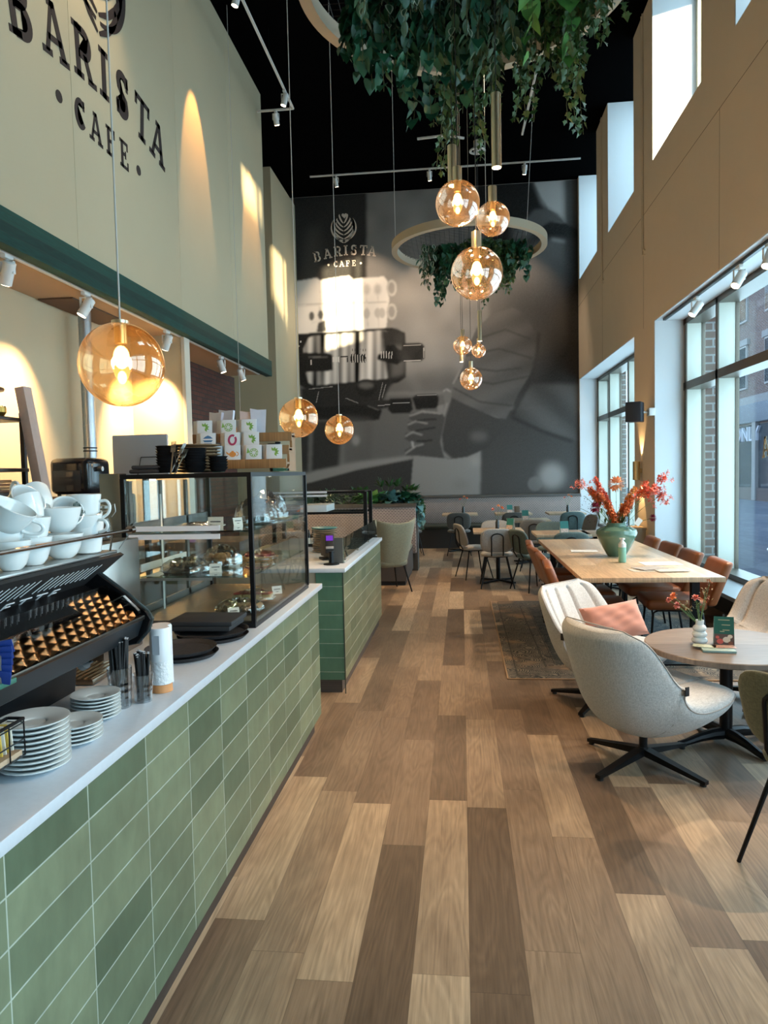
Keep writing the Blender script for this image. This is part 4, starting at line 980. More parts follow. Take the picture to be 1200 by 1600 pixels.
# round black serving trays
trm = M('black_tray', (.022, .020, .022), .62, bump=.3, scale=150)
def tray(r_, loc, lab):
    b = B().lathe([(0, .002), (r_*.88, .002), (r_, .016), (r_+.004, .016), (r_*.9, 0), (0, 0)], n=48)
    solo('serving_tray', b, trm, lab, 'tray', loc, 0, 'round black trays beside the pastry case')
for i, (x, y, r_, lab) in enumerate(((-1.065, 2.60, .128, 'lower round black tray of the front pair'), (-1.07, 2.59, .130, 'upper round black tray of the front pair'))): tray(r_, (x, y, CZ+.001+i*.022), lab)
for i, (x, y, r_, lab) in enumerate(((-1.055, 2.90, .145, 'lower round black tray against the pastry case'), (-1.06, 2.90, .150, 'upper round black tray against the pastry case'))): tray(r_, (x, y, CZ+.001+i*.020), lab)
solo('menu_folder', B().box(-.15, .13, -.10, .10, 0, .02, .003).box(-.14, .14, -.10, .11, .021, .04, .003), M('black_folder', (.018, .018, .020), .7), 'thick black folders lying on the round trays', 'folders', (-1.09, 2.93, CZ+.042), .0)
# near-left objects: glass sneeze pane, wire basket, sachets
t = thing('glass_guard', 'upright glass guard at the near end of the worktop', 'glass guard', (0, 0, CZ))
part('pane', B().box(-.985, -.977, 1.0, 1.37, 0, .235, .001), thin_glass('green_edge_glass', (.80, .93, .90), .08), t)
part('bolt', B().cyl((-.990, 1.34, .055), (-.972, 1.34, .055), .008, n=14), steel, t)
t = thing('wire_basket', 'black wire basket hanging on the glass guard with sweetener sachets', 'basket', (-.955, 1.30, CZ+.10))
b = B(); w2, d2 = .012, .10
for z in (0, .035, .07): b.tube([(-w2, -d2, z), (w2+.012, -d2, z), (w2+.012, d2, z), (-w2, d2, z)], .0016, 6, True)
for yy in (-d2, -.05, 0, .05, d2): b.tube([(w2+.012, yy, 0), (w2+.012, yy, .078)], .0016, 6)
b.bar((w2+.012, -d2, .078), (w2+.012, d2, .078), .006, .005).bar((-w2, -d2, .078), (-w2, d2, .078), .006, .005).bar((-w2, d2, .078), (w2+.012, d2, .078), .006, .005)
part('wire_frame', b, black_metal, t)
part('base_board', B().box(-w2+.002, w2+.008, -d2+.004, d2-.004, .001, .012), M('pale_board', (.45, .33, .22), .6), t)
for i in range(5):
    solo('sweetener_sachet', B().box(-.009, .009, -.002, .002, 0, .062, .001), M('sachet_%d' % (i % 2), ((.72, .70, .62), (.66, .45, .08))[i % 2], .5), ('white' if i % 2 == 0 else 'yellow')+' sweetener sachet in the black wire basket', 'sachet', (-.951, 1.33+i*.012, CZ+.117), 0, ('white' if i % 2 == 0 else 'yellow')+' sachets in the wire basket', (.12, 0, .1))
t = thing('sachet_holder', 'metal holder with deep blue sachets at the left picture edge', 'sachet holder', at_y(4, 1100, 1.42)[:2]+(CZ+.24,))
part('base', B().box(-.03, .016, -.03, .03, 0, .012, .002), M('green_base', (.03, .14, .10), .4), t); part('wire', B().tube([(.012, -.02, .012), (.014, -.02, .07), (.0, -.02, .08)], .0025, 6), steel, t)
for i in range(6): solo('blue_sachet', B().box(-.032, .03, -.002, .002, 0, .03, .001), M('blue_foil', (.01, .035, .20), .35), 'deep blue sachet lying in the metal holder', 'sachet', (t.location.x, t.location.y-.02+.004*i, CZ+.253+i*.0115), 0, 'blue sachets in the metal holder', (.25, .2-.06*i, .3))

# ------------------------------------------------------------------ behind the counter
solo('back_counter', B().box(-3.79, -3.25, .2, 8.0, 0, .88).box(-3.79, -3.22, .2, 8.02, .881, .92, .003), M('back_bar', (.16, .11, .08), .5), 'brown back counter along the niche wall', 'counter')
t = thing('cabinet_tower', 'tall dark brown cabinet below the black oven', 'cabinet', (-3.1, 5.6, .92))
t.location = (-3.22, 5.6, 0)
part('cabinet_body', B().box(0.0, .42, -.3, .3, 0, 1.47, .004), planks('dark_walnut', [(0, (.045, .028, .022)), (1, (.085, .055, .042))], .3, 2, 0, .5, ends=False), t)
part('side_panel', B().box(.405, .425, -.302, .302, .01, 1.46), M('walnut_side', (.09, .062, .05), .5), t)
t = thing('oven', 'black countertop oven with rounded top on the brown cabinet', 'oven', (-3.07, 5.5, 1.472))
part('oven_body', B().box(-.17, .17, -.16, .2, .012, .30, .05, seg=4), M('gloss_black', (.008, .009, .012), .12), t)
part('door_glass', B().box(-.135, .10, -.165, -.16, .035, .20, .004), M('dark_glass', (.02, .024, .03), .05), t)
part('knob', B().cyl((.17, -.02, .21), (.21, -.02, .21), .02, n=16), steel, t)
part('foot', B().cyl((-.12, -.1, 0), (-.12, -.1, .014), .015, n=10), black_matte, t); part('foot', B().cyl((.12, -.1, 0), (.12, -.1, .014), .015, n=10), black_matte, t)
b = B().cyl((-3.62, 6.71, 1.62), (-3.62, 6.71, 3.24), .062, n=24)
t = thing('ventilation_duct', 'spiral galvanised duct rising up the niche wall', 'duct', (-3.62, 6.71, 1.6))
part('pipe', B().cyl((0, 0, 0), (0, 0, 1.64), .060, n=28, cap=True), M('galvanised', (.42, .44, .46), .35, .9, var=.2, scale=12), t)
b = B()
for k in range(5): b.tube([(.061*cos(a), .061*sin(a), .1+k*.33+a*.020) for a in [2*pi*i/16 for i in range(17)]], .0025, 5)
part('seam', b, steel, t); part('clamp_ring', B().lathe([(.061, 0), (.066, 0), (.066, .012), (.061, .012)], (0, 0, .27), 28).lathe([(.061, 0), (.066, 0), (.066, .012), (.061, .012)], (0, 0, .30), 28), black_metal, t)
solo('vent_opening', B().box(-3.78, -3.45, 6.2, 7.3, 3.225, 3.239), M('dark_opening', (.10, .055, .03), .8), 'dark square vent opening in the niche ceiling above the duct', 'vent')
# left shelf unit
t = thing('shelf_unit', 'black open shelf unit standing in the niche at the left edge', 'shelf', (-3.45, 4.6, .92))
b = B()
for y in (-.32, .32): b.box(.27, .30, y-.015, y+.015, 0, 1.17).box(-.33, -.30, y-.015, y+.015, 0, 1.17)
part('posts', b, black_metal, t)
for z in (.60, .77, 1.13): part('shelf_board', B().box(-.33, .31, -.33, .34, z-.025, z, .003), M('dark_shelf', (.03, .018, .012), .4), t)
solo('leaning_board', B().box(-.035, .035, -.05, .05, 0, .9, .004), M('pale_pink_board', (.50, .38, .33), .7, var=.1, scale=25), 'long pale board leaning beside the shelf unit', 'board', (-3.0, 4.9, 1.38), 0, None, (0, -.15, 0))
for i, (z, r_, lab) in enumerate(((2.36, .13, 'upper round wooden tray above the shelf unit'), (2.225, .16, 'lower round wooden tray above the potted succulent'))):
    pass
t = thing('cake_stand', 'tiered stand of round wooden discs on the shelf unit', 'stand', (-3.36, 4.75, 2.051))
for z, r_ in ((.33, .13), (.19, .15)): part('disc', B().lathe([(0, z), (r_, z), (r_+.004, z+.01), (r_, z+.02), (0, z+.02)], n=36), M('dark_wood_disc', (.12, .06, .035), .4), t)
part('rod', B().cyl((-.1, 0, 0), (-.1, 0, .36), .006, n=10), black_metal, t)
sp = thing('potted_succulent', 'small succulent in a gold bowl on the shelf unit', 'plant', (-3.21, 4.72, 2.051))
part('pot', B().lathe([(0, 0), (.03, 0), (.052, .03), (.05, .065), (.044, .067), (.044, .05), (0, .05)], n=26), M('gold_pot', (.45, .30, .08), .3, 1.), sp)
b = B()
for i in range(22):
    a = i*2.4; r_ = .010+.0014*i; el = .9-.03*i; b.add([(0, 0, .055), (r_*1.3*cos(a-.25), r_*1.3*sin(a-.25), .06+.01*el), (r_*2.2*cos(a)*.6, r_*2.2*sin(a)*.6, .065+.025*el), (r_*1.3*cos(a+.25), r_*1.3*sin(a+.25), .06+.01*el)], [(0, 1, 2, 3)])
part('leaves', b, M('succulent', (.03, .07, .04), .5), sp)
_u = []; dg = dup(tg)
dg['label'] = 'x'
for i in range(4): place(dg, _u, loc=(-3.20-.02*(i % 2), 4.40+i*.085, 1.692), rot=(0, 0, 0), scale=.95, label=('nearest', 'second nearest', 'third nearest', 'farthest')[i]+' clear glass on the shelf unit behind the cups', group='clear glasses on the shelf unit')
for i in range(3): solo('serving_board', B().box(-.14, .14, -.2, .2, 0, .018, .005), M('board_%d' % i, ((.16, .07, .035), (.30, .17, .08), (.22, .10, .05))[i], .5), ('lowest', 'middle', 'top')[i]+' wooden serving board stacked on the lower shelf', 'board', (-3.30, 4.6, 1.521+i*.022), .05*i)
dl = solo('serving_board', B().box(-.12, .14, -.16, .16, 0, .022, .004), oak, 'light wooden board leaning above the stacked boards', 'board', (-3.3, 4.6, 1.59), 0)
dl.location.z = 1.521+.066

# ------------------------------------------------------------------ second counter equipment
t = thing('bottle_case', 'black framed glass display on the second counter', 'display case', (-1.285, 7.24, CZ))
b = B()
for x, y in ((.33, -.2), (.33, .2), (-.6, -.2), (-.6, .2)): b.box(x-.018, x+.018, y-.018, y+.018, 0, .50)
for z in (.28, .485): b.box(-.6, .33, -.215, -.19, z, z+.022).box(-.6, .33, .19, .215, z, z+.022)
part('frame', b, black_metal, t)
part('top_pane', B().box(-.6, .33, -.2, .2, .50, .506), clear, t); part('front_pane', B().box(-.6, .33, -.212, -.208, .02, .49), clear, t)
for z in (.455, .49): part('price_rail', B().box(-.6, -.05, -.222, -.216, z, z+.02), M('white_rail', (.75, .76, .80), .3), t, 'white rail')
solo('metal_tray', B().box(-.27, .0, -.22, .22, 0, .07, .006), M('tray_white', (.60, .64, .66), .4), 'pale metal tray with cards on the shelf of the second display', 'tray', (-1.34, 7.24, CZ+.303))
t = thing('payment_terminal', 'black card terminal with violet screen on a stand', 'payment terminal', at_y(518, 884, 5.28)[:2]+(CZ,))
part('stand', B().lathe([(0, .001), (.06, .001), (.06, .008), (.02, .014), (.018, .10), (0, .10)], n=24), black_metal, t)
part('handset', B().box(-.035, .035, -.010, .012, -.0, .15, .008, X=Matrix.Translation((-.01, 0, .085)) @ Euler((-.35, 0, .2)).to_matrix().to_4x4()), black_matte, t)
part('screen', B().box(-.026, .026, -.013, -.011, .095, .135, .001, X=Matrix.Translation((-.01, 0, .085)) @ Euler((-.35, 0, .2)).to_matrix().to_4x4()), emis('violet_screen', (.16, .04, .45), .7), t)
part('receipt_slot', B().box(-.03, .03, -.02, -.01, .03, .05, .003, X=Matrix.Translation((-.01, 0, .085)) @ Euler((-.35, 0, .2)).to_matrix().to_4x4()), M('grey_key', (.3, .3, .3), .5), t)
solo('till_screen', B().box(-.012, .012, -.12, .12, .02, .2, .006).box(-.05, .05, -.05, .05, 0, .02, .004), black_matte, 'black till screen seen edge-on beside the card terminal', 'till', (-1.08, 5.6, CZ+.001), .5)
ru = []
pr2 = solo('plate', B().lathe([(0, 0), (.07, 0), (.108, .012), (.11, .016), (.07, .006), (0, .006)], n=32), M('sand_plate', (.42, .33, .23), .5, var=.15), 'x', 'plate')
for i in range(12): place(pr2, ru, loc=(-1.20+.003*sin(i*2), 6.15, CZ+.001+i*.0165), label=nth(i, 12)+' sand coloured plate in the stack on the second counter', group='sand plates on the second counter')
solo('plate', B().lathe([(0, 0), (.07, 0), (.112, .012), (.114, .018), (.07, .006), (0, .006)], n=32), M('teal_glaze', (.10, .32, .30), .25), 'teal glazed plate on top of the sand coloured stack', 'plate', (-1.20, 6.15, CZ+.001+12*.0165))
for i, px in enumerate((483, 489, 494)):
    q = at_y(px, 850, 6.6); t = thing('sauce_bottle', 'small dark bottle with white label on the second counter', 'bottle', (q[0], 6.6, CZ), 0, 'dark bottles on the second counter')
    part('bottle', B().lathe([(0, .001), (.018, .001), (.018, .11), (.007, .135), (.007, .16), (0, .16)], n=16), M('dark_bottle', (.015, .012, .012), .15), t); part('bottle_label', B().lathe([(.0185, .03), (.0185, .085)], n=16), card, t)
# back side cabinets behind counter two (staff side)
solo('low_cabinet', B().box(-3.1, -2.3, 7.2, 7.9, 0, .92, .01), M('back_bar', (.16, .11, .08), .5), 'low brown staff cabinet behind the second counter', 'cabinet')
# ================================================================== SEATING
# rug
t = NT('patterned_rug'); x = t.xyz('Object')
dx = t.ma('MINIMUM', x[0], t.ma('SUBTRACT', 2.1, x[0])); dy = t.ma('MINIMUM', x[1], t.ma('SUBTRACT', 3.3, x[1])); dd = t.ma('MINIMUM', dx, dy)
vc = t.n('ShaderNodeTexCoord').outputs['Object']
vo = t.n('ShaderNodeTexVoronoi'); vo.feature = 'F1'; vo.inputs['Scale'].default_value = 6; t.put(vo.inputs['Vector'], vc)
nz = t.noise(vc, 13, 3, .6, 1.0); nz2 = t.noise(vc, 2.4, 3, .5)
wv = t.ma('ABSOLUTE', t.ma('SINE', t.ma('ADD', t.ma('MULTIPLY', vo.outputs['Distance'], 40.0), t.ma('MULTIPLY', nz, 6.0))))
field = t.ramp(t.ma('MULTIPLY', wv, nz), [(0, (.010, .016, .020)), (.40, (.020, .030, .036)), (.48, (.09, .09, .08)), (1, (.20, .18, .15))])
band = t.ramp(t.ma('ADD', t.ma('MULTIPLY', wv, .5), t.ma('MULTIPLY', nz, .5)), [(.3, (.022, .024, .025)), (.60, (.045, .046, .044)), (.66, (.15, .13, .10)), (1, (.24, .20, .15))])
fade = t.mix(t.ma('MULTIPLY', t.ma('SUBTRACT', nz2, .52), 9.0, clamp=True), band, t.mix(.60, band, (.34, .21, .12)))
lines = t.ma('MAXIMUM', t.ma('LESS_THAN', t.ma('ABSOLUTE', t.ma('SUBTRACT', dd, .085)), .006), t.ma('LESS_THAN', t.ma('ABSOLUTE', t.ma('SUBTRACT', dd, .33)), .008))
lines = t.ma('MAXIMUM', lines, t.ma('LESS_THAN', t.ma('ABSOLUTE', t.ma('SUBTRACT', dd, .41)), .006))
c = t.mix(t.ma('GREATER_THAN', dd, .42), fade, field); c = t.mix(t.ma('MULTIPLY', lines, .7), c, (.03, .03, .03)); c = t.mix(t.ma('LESS_THAN', dd, .012), c, (.30, .20, .12))
rug_m = t.bsdf(c, .95, 0, t.bump(nz, .4, .004))
t = thing('rug', 'worn oriental style rug under the long wooden table', 'rug', (.32, 5.47, 0))
part('pile', B().box(0, 2.1, 0, 3.3, .001, .009, .002), rug_m, t)
# ------------------------------------------------------------------ swivel lounge chairs
def lounge(name, label, mat_, loc, rz):
    t = thing(name, label, 'armchair', loc, rz)
    prof = [(.40, .385), (.36, .375), (.27, .355), (.16, .335), (.05, .315), (-.05, .305), (-.14, .325), (-.215, .385), (-.265, .47), (-.305, .57), (-.34, .67), (-.365, .74), (-.375, .785)]
    wid = [.22, .285, .335, .355, .36, .355, .35, .345, .345, .34, .325, .29, .22]
    thk = [.025, .060, .088, .105, .118, .122, .115, .098, .082, .070, .060, .048, .022]
    bnd = [.02, .030, .035, .04, .06, .11, .17, .19, .165, .14, .11, .08, .05]
    n = len(prof)
    def samp(A, u):
        u = u*(n-1); i = min(int(u), n-2); f = u-i
        def g(k): return A[max(0, min(n-1, k))]
        p0_, p1_, p2_, p3_ = g(i-1), g(i), g(i+1), g(i+2)
        def cr(a, b_, c_, d): return .5*((2*b_)+(-a+c_)*f+(2*a-5*b_+4*c_-d)*f*f+(-a+3*b_-3*c_+d)*f**3)
        return tuple(cr(*q) for q in zip(p0_, p1_, p2_, p3_)) if isinstance(p0_, tuple) else cr(p0_, p1_, p2_, p3_)
    def fn(u, v, off=0., full=True):
        p = samp(prof, u); a = samp(prof, max(0, u-.01)); b_ = samp(prof, min(1, u+.01)); T = Vector((b_[0]-a[0], 0, b_[1]-a[1])).normalized()
        N = Vector((T.z, 0, -T.x)); N = -N if N.z < 0 and u < .5 else N
        N = Vector((-T.z*-1, 0, -T.x)); 
        N = Vector((T.z, 0, -T.x))
        w = samp(wid, u); h = samp(thk, u); bd = samp(bnd, u)
        v = v % 1.0
        s_, sn = (1-4*v, 1) if v < .5 else (-1+4*(v-.5), -1)
        hh = sn*h*max(0, 1-abs(s_)**3.2)**.55
        if sn > 0: # inner, cushioned side
            ch = abs(sin(pi*(s_*2.0+.5)))
            lim = 1 if .10 < u < .93 else 0
            if u > .48: hh -= lim*.030*(1-min(1, ch*2.2))**1.4*(.4+.6*min(1, (u-.48)*6))
            elif abs(s_) < .5: hh -= lim*.012*(1-min(1, ch*3))
        q = Vector((p[0], s_*w, p[1]))+N*(hh+bd*abs(s_)**2.4-.0*bd)
        if u > .55: q.y *= 1-.0*abs(s_)
        return q
    b = B(); b.surf(lambda u, v: tuple(fn(u, v)), 60, 176, False, True)
    for u in (0, 1): # close the ends
        ring = [tuple(fn(u, j/176)) for j in range(176)]; c = Vector((0, 0, 0))
        for q in ring: c += Vector(q)
        c /= 176; b.add(ring+[tuple(c)], [(j, (j+1) % 176, 176) for j in range(176)])
    part('padded_shell', b, mat_, t, sharp=False)
    pts = [tuple(Vector(fn(i/40, 0))) for i in range(41)]; pts2 = [tuple(Vector(fn(i/40, .5))) for i in range(41)]
    part('piping', B().tube(pts+pts2[::-1], .0035, 6, True), M(mat_.name+'_piping', (.30, .28, .26), .8), t)
    for sg in (1, -1):
        part('side_seam', B().tube([tuple(Vector(fn(.45, .5*0+(.96-.04*k if sg > 0 else .54+.04*k)))) for k in range(5)], .0022, 5), M(mat_.name+'_piping', (.30, .28, .26), .8), t)
    q = fn(.46, .0); part('fabric_tag', B().box(q[0]-.012, q[0]+.012, -q[1]-.014, -q[1]-.010, q[2]+.03, q[2]+.075), black_matte, t)
    part('column', B().cyl((0, 0, .05), (0, 0, .235), .022, n=18).cyl((0, 0, .205), (0, 0, .24), .09, .11, n=24), black_metal, t)
    part('hub', B().cyl((0, 0, .055), (0, 0, .095), .036, .026, n=20), black_metal, t)
    for k in range(4):
        a = R(10+90*k); c_, s_ = cos(a), sin(a)
        b = B(); L = .37
        def X(r_, o, z): return (c_*r_-s_*o, s_*r_+c_*o, z)
        vs = [X(.02, -.026, .09), X(.02, .026, .09), X(.02, .022, .05), X(.02, -.022, .05), X(L, -.016, .03), X(L, .016, .03), X(L, .016, .012), X(L, -.016, .012)]
        b.add(vs, [(0, 1, 5, 4), (1, 2, 6, 5), (2, 3, 7, 6), (3, 0, 4, 7), (0, 3, 2, 1), (4, 5, 6, 7)], 0, False)
        lg = part('base_arm', b, black_metal, t); f = B(); f.cyl(X(L-.02, 0, 0), X(L-.02, 0, .014), .016, n=10); part('glide', f, black_matte, lg)
    return t
lin_l = fabric('light_grey_linen', (.36, .365, .365), (.60, .60, .595), 230)
lin_w = fabric('warm_grey_linen', (.36, .31, .265), (.58, .51, .45), 230)
lc1 = lounge('swivel_armchair', 'light grey swivel armchair in front with its back and side to the camera', lin_l, (.95, 3.92, 0), R(30))
lc2 = lounge('swivel_armchair', 'light grey channel-backed swivel armchair holding a pink cushion', lin_l, (.93, 4.95, .0), R(-42))
lc3 = lounge('swivel_armchair', 'taupe channel-backed armchair at the right picture edge behind the round table', lin_w, (2.03, 5.02, 0), R(-142))
pink = M('pink_velvet', (.55, .235, .17), .85, var=.1, scale=8, Sheen_Weight=.5)
def cushion(name, w, h, th, mat_, label, loc, rot):
    b = B()
    def fn(u, v, s):
        x, y = u*2-1, v*2-1; px = x*(1-.06*(1-y*y)*1.0)*w/2; py = y*(1-.06*(1-x*x))*h/2
        k = max(0, (1-x**4)*(1-y**4))**.45; wr = .006*sin(9*x+5*y)*k+.005*sin(14*y-6*x)*k
        return (px, py, s*(th/2*k+wr*(.5 if s > 0 else 0)))
    b.surf(lambda u, v: fn(u, v, 1), 24, 18).surf(lambda u, v: fn(u, v, -1), 24, 18)
    return solo(name, b, mat_, label, 'cushion', loc, 0, None, rot)
cushion('cushion', .43, .25, .13, pink, 'pink velvet cushion leaning in the channel-backed light armchair', (.985, 4.83, .585), (R(58), R(-5), R(20)))
solo('remote_control', B().box(-.08, .08, -.022, .022, 0, .02, .006), M('remote_grey', (.07, .07, .08), .4), 'dark remote lying on the pink cushion behind the front armchair', 'remote', (.865, 4.66, .56), R(-15), None, (R(20), 0, R(-20)))
solo('remote_control', B().box(-.05, .05, -.02, .02, 0, .018, .006), M('remote_pale', (.25, .26, .28), .4), 'grey patterned remote right of the dark one on the cushion', 'remote', (.98, 4.62, .53), R(-25), None, (R(20), 0, R(-25)))
# ------------------------------------------------------------------ round pedestal table
walnut = planks('grey_walnut', [(0, (.13, .090, .068)), (.5, (.19, .14, .108)), (1, (.24, .18, .14))], .30, 3, 1, .35, 1.1, ends=False, seam=0)
rt = thing('round_table', 'round grey-brown wooden lounge table on a black cross base', 'table', (1.50, 4.27, 0))
part('tabletop', B().lathe([(0, .535), (.435, .535), (.445, .540), (.445, .566), (.44, .57), (0, .57)], n=72), walnut, rt)
part('column', B().cyl((0, 0, .04), (0, 0, .53), .035, n=24).cyl((0, 0, .525), (0, 0, .535), .14, n=24), black_metal, rt)
for k in range(4):
    a = R(20+90*k); c_, s_ = cos(a), sin(a)
    pts = [(c_*r_, s_*r_, z) for r_, z in ((.02, .052), (.10, .052), (.18, .042), (.26, .024), (.31, .018))]
    part('foot', B().tube(pts, .03, 10, rs=[.036, .032, .026, .02, .018]), black_metal, rt)
v = thing('bubble_vase', 'white ribbed bubble vase on the round table', 'vase', (1.355, 4.28, .571))
pr = [(0, .002), (.028, .002)]
for i in range(37):
    u = i/36; r_ = (.030+.013*abs(sin(pi*u*3))**.7) if u < .99 else .03; pr.append((r_*(1.08-.25*u)+(.0), .004+u*.105))
pr += [(.022, .112), (.024, .138), (.020, .138), (.018, .11), (0, .10)]
part('vase_body', B().lathe(pr, n=36), porcelain, v)
petal_p = M('pink_petal', (.75, .25, .20), .6, var=.15, scale=60); petal_o = M('orange_petal', (.96, .27, .09), .6, var=.2, scale=60); petal_c = M('coral_petal', (.95, .17, .09), .6, var=.25, scale=60)
petal_y = M('amber_petal', (.96, .42, .10), .6, var=.25, scale=60); petal_peach = M('peach_petal', (.85, .42, .22), .6, var=.1, scale=60); petal_red = M('crimson_petal', (.30, .02, .05), .6, var=.2, scale=60)
stem_g = M('stem_green', (.10, .17, .05), .6, var=.2); leaf_g = M('leaf_green', (.05, .13, .03), .5, var=.3, scale=8); dry_m = M('dried_stem', (.30, .22, .12), .8)
def petal(b, c, d, L, w, cup=.3, mi=0):
    """a curved leaf or petal from c along d"""
    d = Vector(d).normalized(); a = Vector((0, 0, 1)) if abs(d.z) < .9 else Vector((1, 0, 0)); s = d.cross(a).normalized(); n_ = s.cross(d); c = Vector(c)
    rows = ((0, .08, 0), (.3, .8, .04), (.6, 1, .12), (.85, .6, .10), (1, .03, 0)); vs = []
    for u, ww, z in rows:
        m_ = c+d*L*u+n_*(z*L*cup*2); vs += [m_-s*w/2*ww+n_*w*cup*.35*ww, m_, m_+s*w/2*ww+n_*w*cup*.35*ww]
    fs = []
    for i in range(4): fs += [(i*3, i*3+1, i*3+4, i*3+3), (i*3+1, i*3+2, i*3+5, i*3+4)]
    b.add([tuple(q) for q in vs], fs, mi, True)
def bloom(b, c, r_, n_, rnd, up=(0, 0, 1), layers=2):
    upv = Vector(up).normalized(); x, y, z, _ = fr((0, 0, 0), upv)
    for l in range(layers):
        for k in range(n_):
            a = 2*pi*k/n_+l*.6+rnd.uniform(-.15, .15); el = .25+.45*l
            d = (x*cos(a)+y*sin(a))*cos(el)+z*sin(el); petal(b, c, d, r_*(1-.2*l), r_*.75, .35)
def flower_stem(pts, kind, size, label, parent_loc, mat_, rnd, name='flower_stem', extra=True, cat='flower', group=None):
    t = thing(name, label, cat, parent_loc, 0, group)
    part('stem', B().tube(pts, .0022, 6), stem_g, t)
    tip = Vector(pts[-1]); pre = Vector(pts[-2]); d = (tip-pre).normalized(); b = B()
    if kind == 'bloom': bloom(b, tip, size, 7, rnd, d+Vector((0, -.7, .1)), 3)
    elif kind == 'spike':
        L = size; x, y, z, _ = fr(tip, tip+d)
        for i in range(110):
            u = i/109; a = i*2.4; w = .040*(1-.3*u)*(.6+.4*sin(pi*min(1, u+.15)))
            c = tip-d*L*(1-u)+(x*cos(a)+y*sin(a))*w*.55; bloom(b, c+Vector((rnd.gauss(0, .006), rnd.gauss(0, .006), rnd.gauss(0, .006))), .030*(1.15-.45*u), 4, rnd, (x*cos(a)+y*sin(a))+d*rnd.uniform(0, .8), 1)
    elif kind == 'pom':
        for i in range(60):
            a = i*2.4; el = math.asin(1-2*(i+.5)/60); dv = Vector((cos(a)*cos(el), sin(a)*cos(el), sin(el))); petal(b, tip+dv*size*.35, dv, size*.75, size*.5, .2)
    elif kind == 'cluster':
        for i in range(26): c = tip+Vector((rnd.gauss(0, 1), rnd.gauss(0, 1), rnd.gauss(0, .8)))*size; bloom(b, c, size*.75, 5, rnd, (rnd.uniform(-1, 1), -1, rnd.uniform(-.2, 1)), 1)
    elif kind == 'sprig':
        for i in range(26):
            u = rnd.random(); c = pre.lerp(tip, u*1.0) if rnd.random() < .5 else Vector(pts[len(pts)//2]).lerp(tip, u); c = c+Vector((rnd.gauss(0, 1), rnd.gauss(0, 1), rnd.gauss(0, 1)))*size; petal(b, c, (rnd.uniform(-1, 1), rnd.uniform(-1, 1), rnd.uniform(0, 1)), .018, .008)
    part('blossom', b, mat_, t)
    if extra:
        lb = B()
        for k in range(3): i = 1+k % max(1, len(pts)-2); petal(lb, pts[i], (rnd.uniform(-.6, .6), rnd.uniform(-.6, .6), 1.0), .06, .02)
        part('leaf', lb, leaf_g, t)
    return t
def curve_pts(p0, p1, bend, n=6):
    p0, p1 = Vector(p0), Vector(p1); m_ = (p0+p1)/2+Vector(bend); return [tuple(p0.lerp(m_, i/n).lerp(m_.lerp(p1, i/n), i/n)) for i in range(n+1)]
rnd = random.Random(21); vl = (1.355, 4.28, .571)
for (dx, dz, dy), kd, s_, mm, lab in (((-.145, .275, 0), 'bloom', .028, petal_o, 'orange bloom at the left of the small bubble vase'), ((-.13, .225, -.02), 'bloom', .026, petal_p, 'lower pink bloom leaning left from the small bubble vase'), ((-.165, .25, .02), 'bloom', .022, petal_p, 'leftmost pink bloom over the bubble vase'), ((-.025, .265, -.01), 'bloom', .028, petal_p, 'pink open bloom in the middle of the bubble vase'),
        ((.035, .32, 0), 'sprig', .014, M('straw_petal', (.42, .34, .2), .8), 'pale dried sprig rising from the bubble vase'), ((.06, .36, .01), 'sprig', .010, M('rust_petal', (.28, .10, .05), .8), 'rusty dried grass rising highest from the bubble vase'), ((.0, .22, .02), 'sprig', .016, leaf_g, 'green filler sprig in the bubble vase'), ((-.08, .22, .02), 'sprig', .013, M('straw_petal', (.42, .34, .2), .8), 'dried sprig under the orange blooms of the bubble vase')):
    flower_stem(curve_pts((0, 0, .10), (dx, dy, dz), (-.0+dx*.1, 0, .03)), kd, s_, lab, vl, mm, rnd, extra=False)
# menu tent and booklets on round table
def tent(label, loc, rz, s_=1.0, first=[]):
    t = thing('menu_card', label, 'menu card', loc, rz)
    gr_ = M('menu_green', (.012, .10, .075), .5)
    b = B().prism([(-.035, 0), (0, .15), (.002, .15), (-.033, 0)], -.055, .055, 'y'); part('front_sheet', b, [gr_], t)
    part('back_sheet', B().prism([(.035, 0), (0, .15), (.002, .15), (.037, 0)], -.055, .055, 'y'), card, t)
    return t
mt = thing('menu_card', 'green folded menu card with food photo standing on the round table', 'menu card', (1.475, 4.24, .571), R(-14))
part('front_sheet', B().prism([(-.045, 0), (0, .165), (.002, .165), (-.043, 0)], -.052, .052, 'x', X=Matrix.Identity(4)), M('menu_green', (.012, .10, .075), .5), mt)
part('back_sheet', B().prism([(.045, 0), (0, .165), (.002, .165), (.047, 0)], -.052, .052, 'x'), card, mt)
nd = Vector((0, -.165, .045)).normalized()
def onf(x, z, d): u = z/.165; return (x, -.045*(1-u)-.0008-d, z)
b = B()
for i, (x, z, r_) in enumerate(((-.022, .03, .018), (.012, .04, .02), (.032, .022, .013), (-.035, .052, .01), (.03, .058, .013))):
    pl = [(x+r_*cos(a), z+r_*.8*sin(a)) for a in [2*pi*k/14 for k in range(14)]]; b.add([onf(px_, pz, .0006+.0002*i) for px_, pz in pl], [tuple(range(14))], i % 3, False)
b.add([onf(-.051, .004, 0), onf(.051, .004, 0), onf(.051, .07, 0), onf(-.051, .07, 0)], [(0, 1, 2, 3)], 3, False)
part('food_photo', b, [M('photo_red', (.55, .10, .08), .5), M('photo_cream', (.65, .55, .45), .5), M('photo_brown', (.20, .07, .04), .5), M('photo_dark', (.10, .06, .05), .5)], mt, 'printed food photo')
b = B()
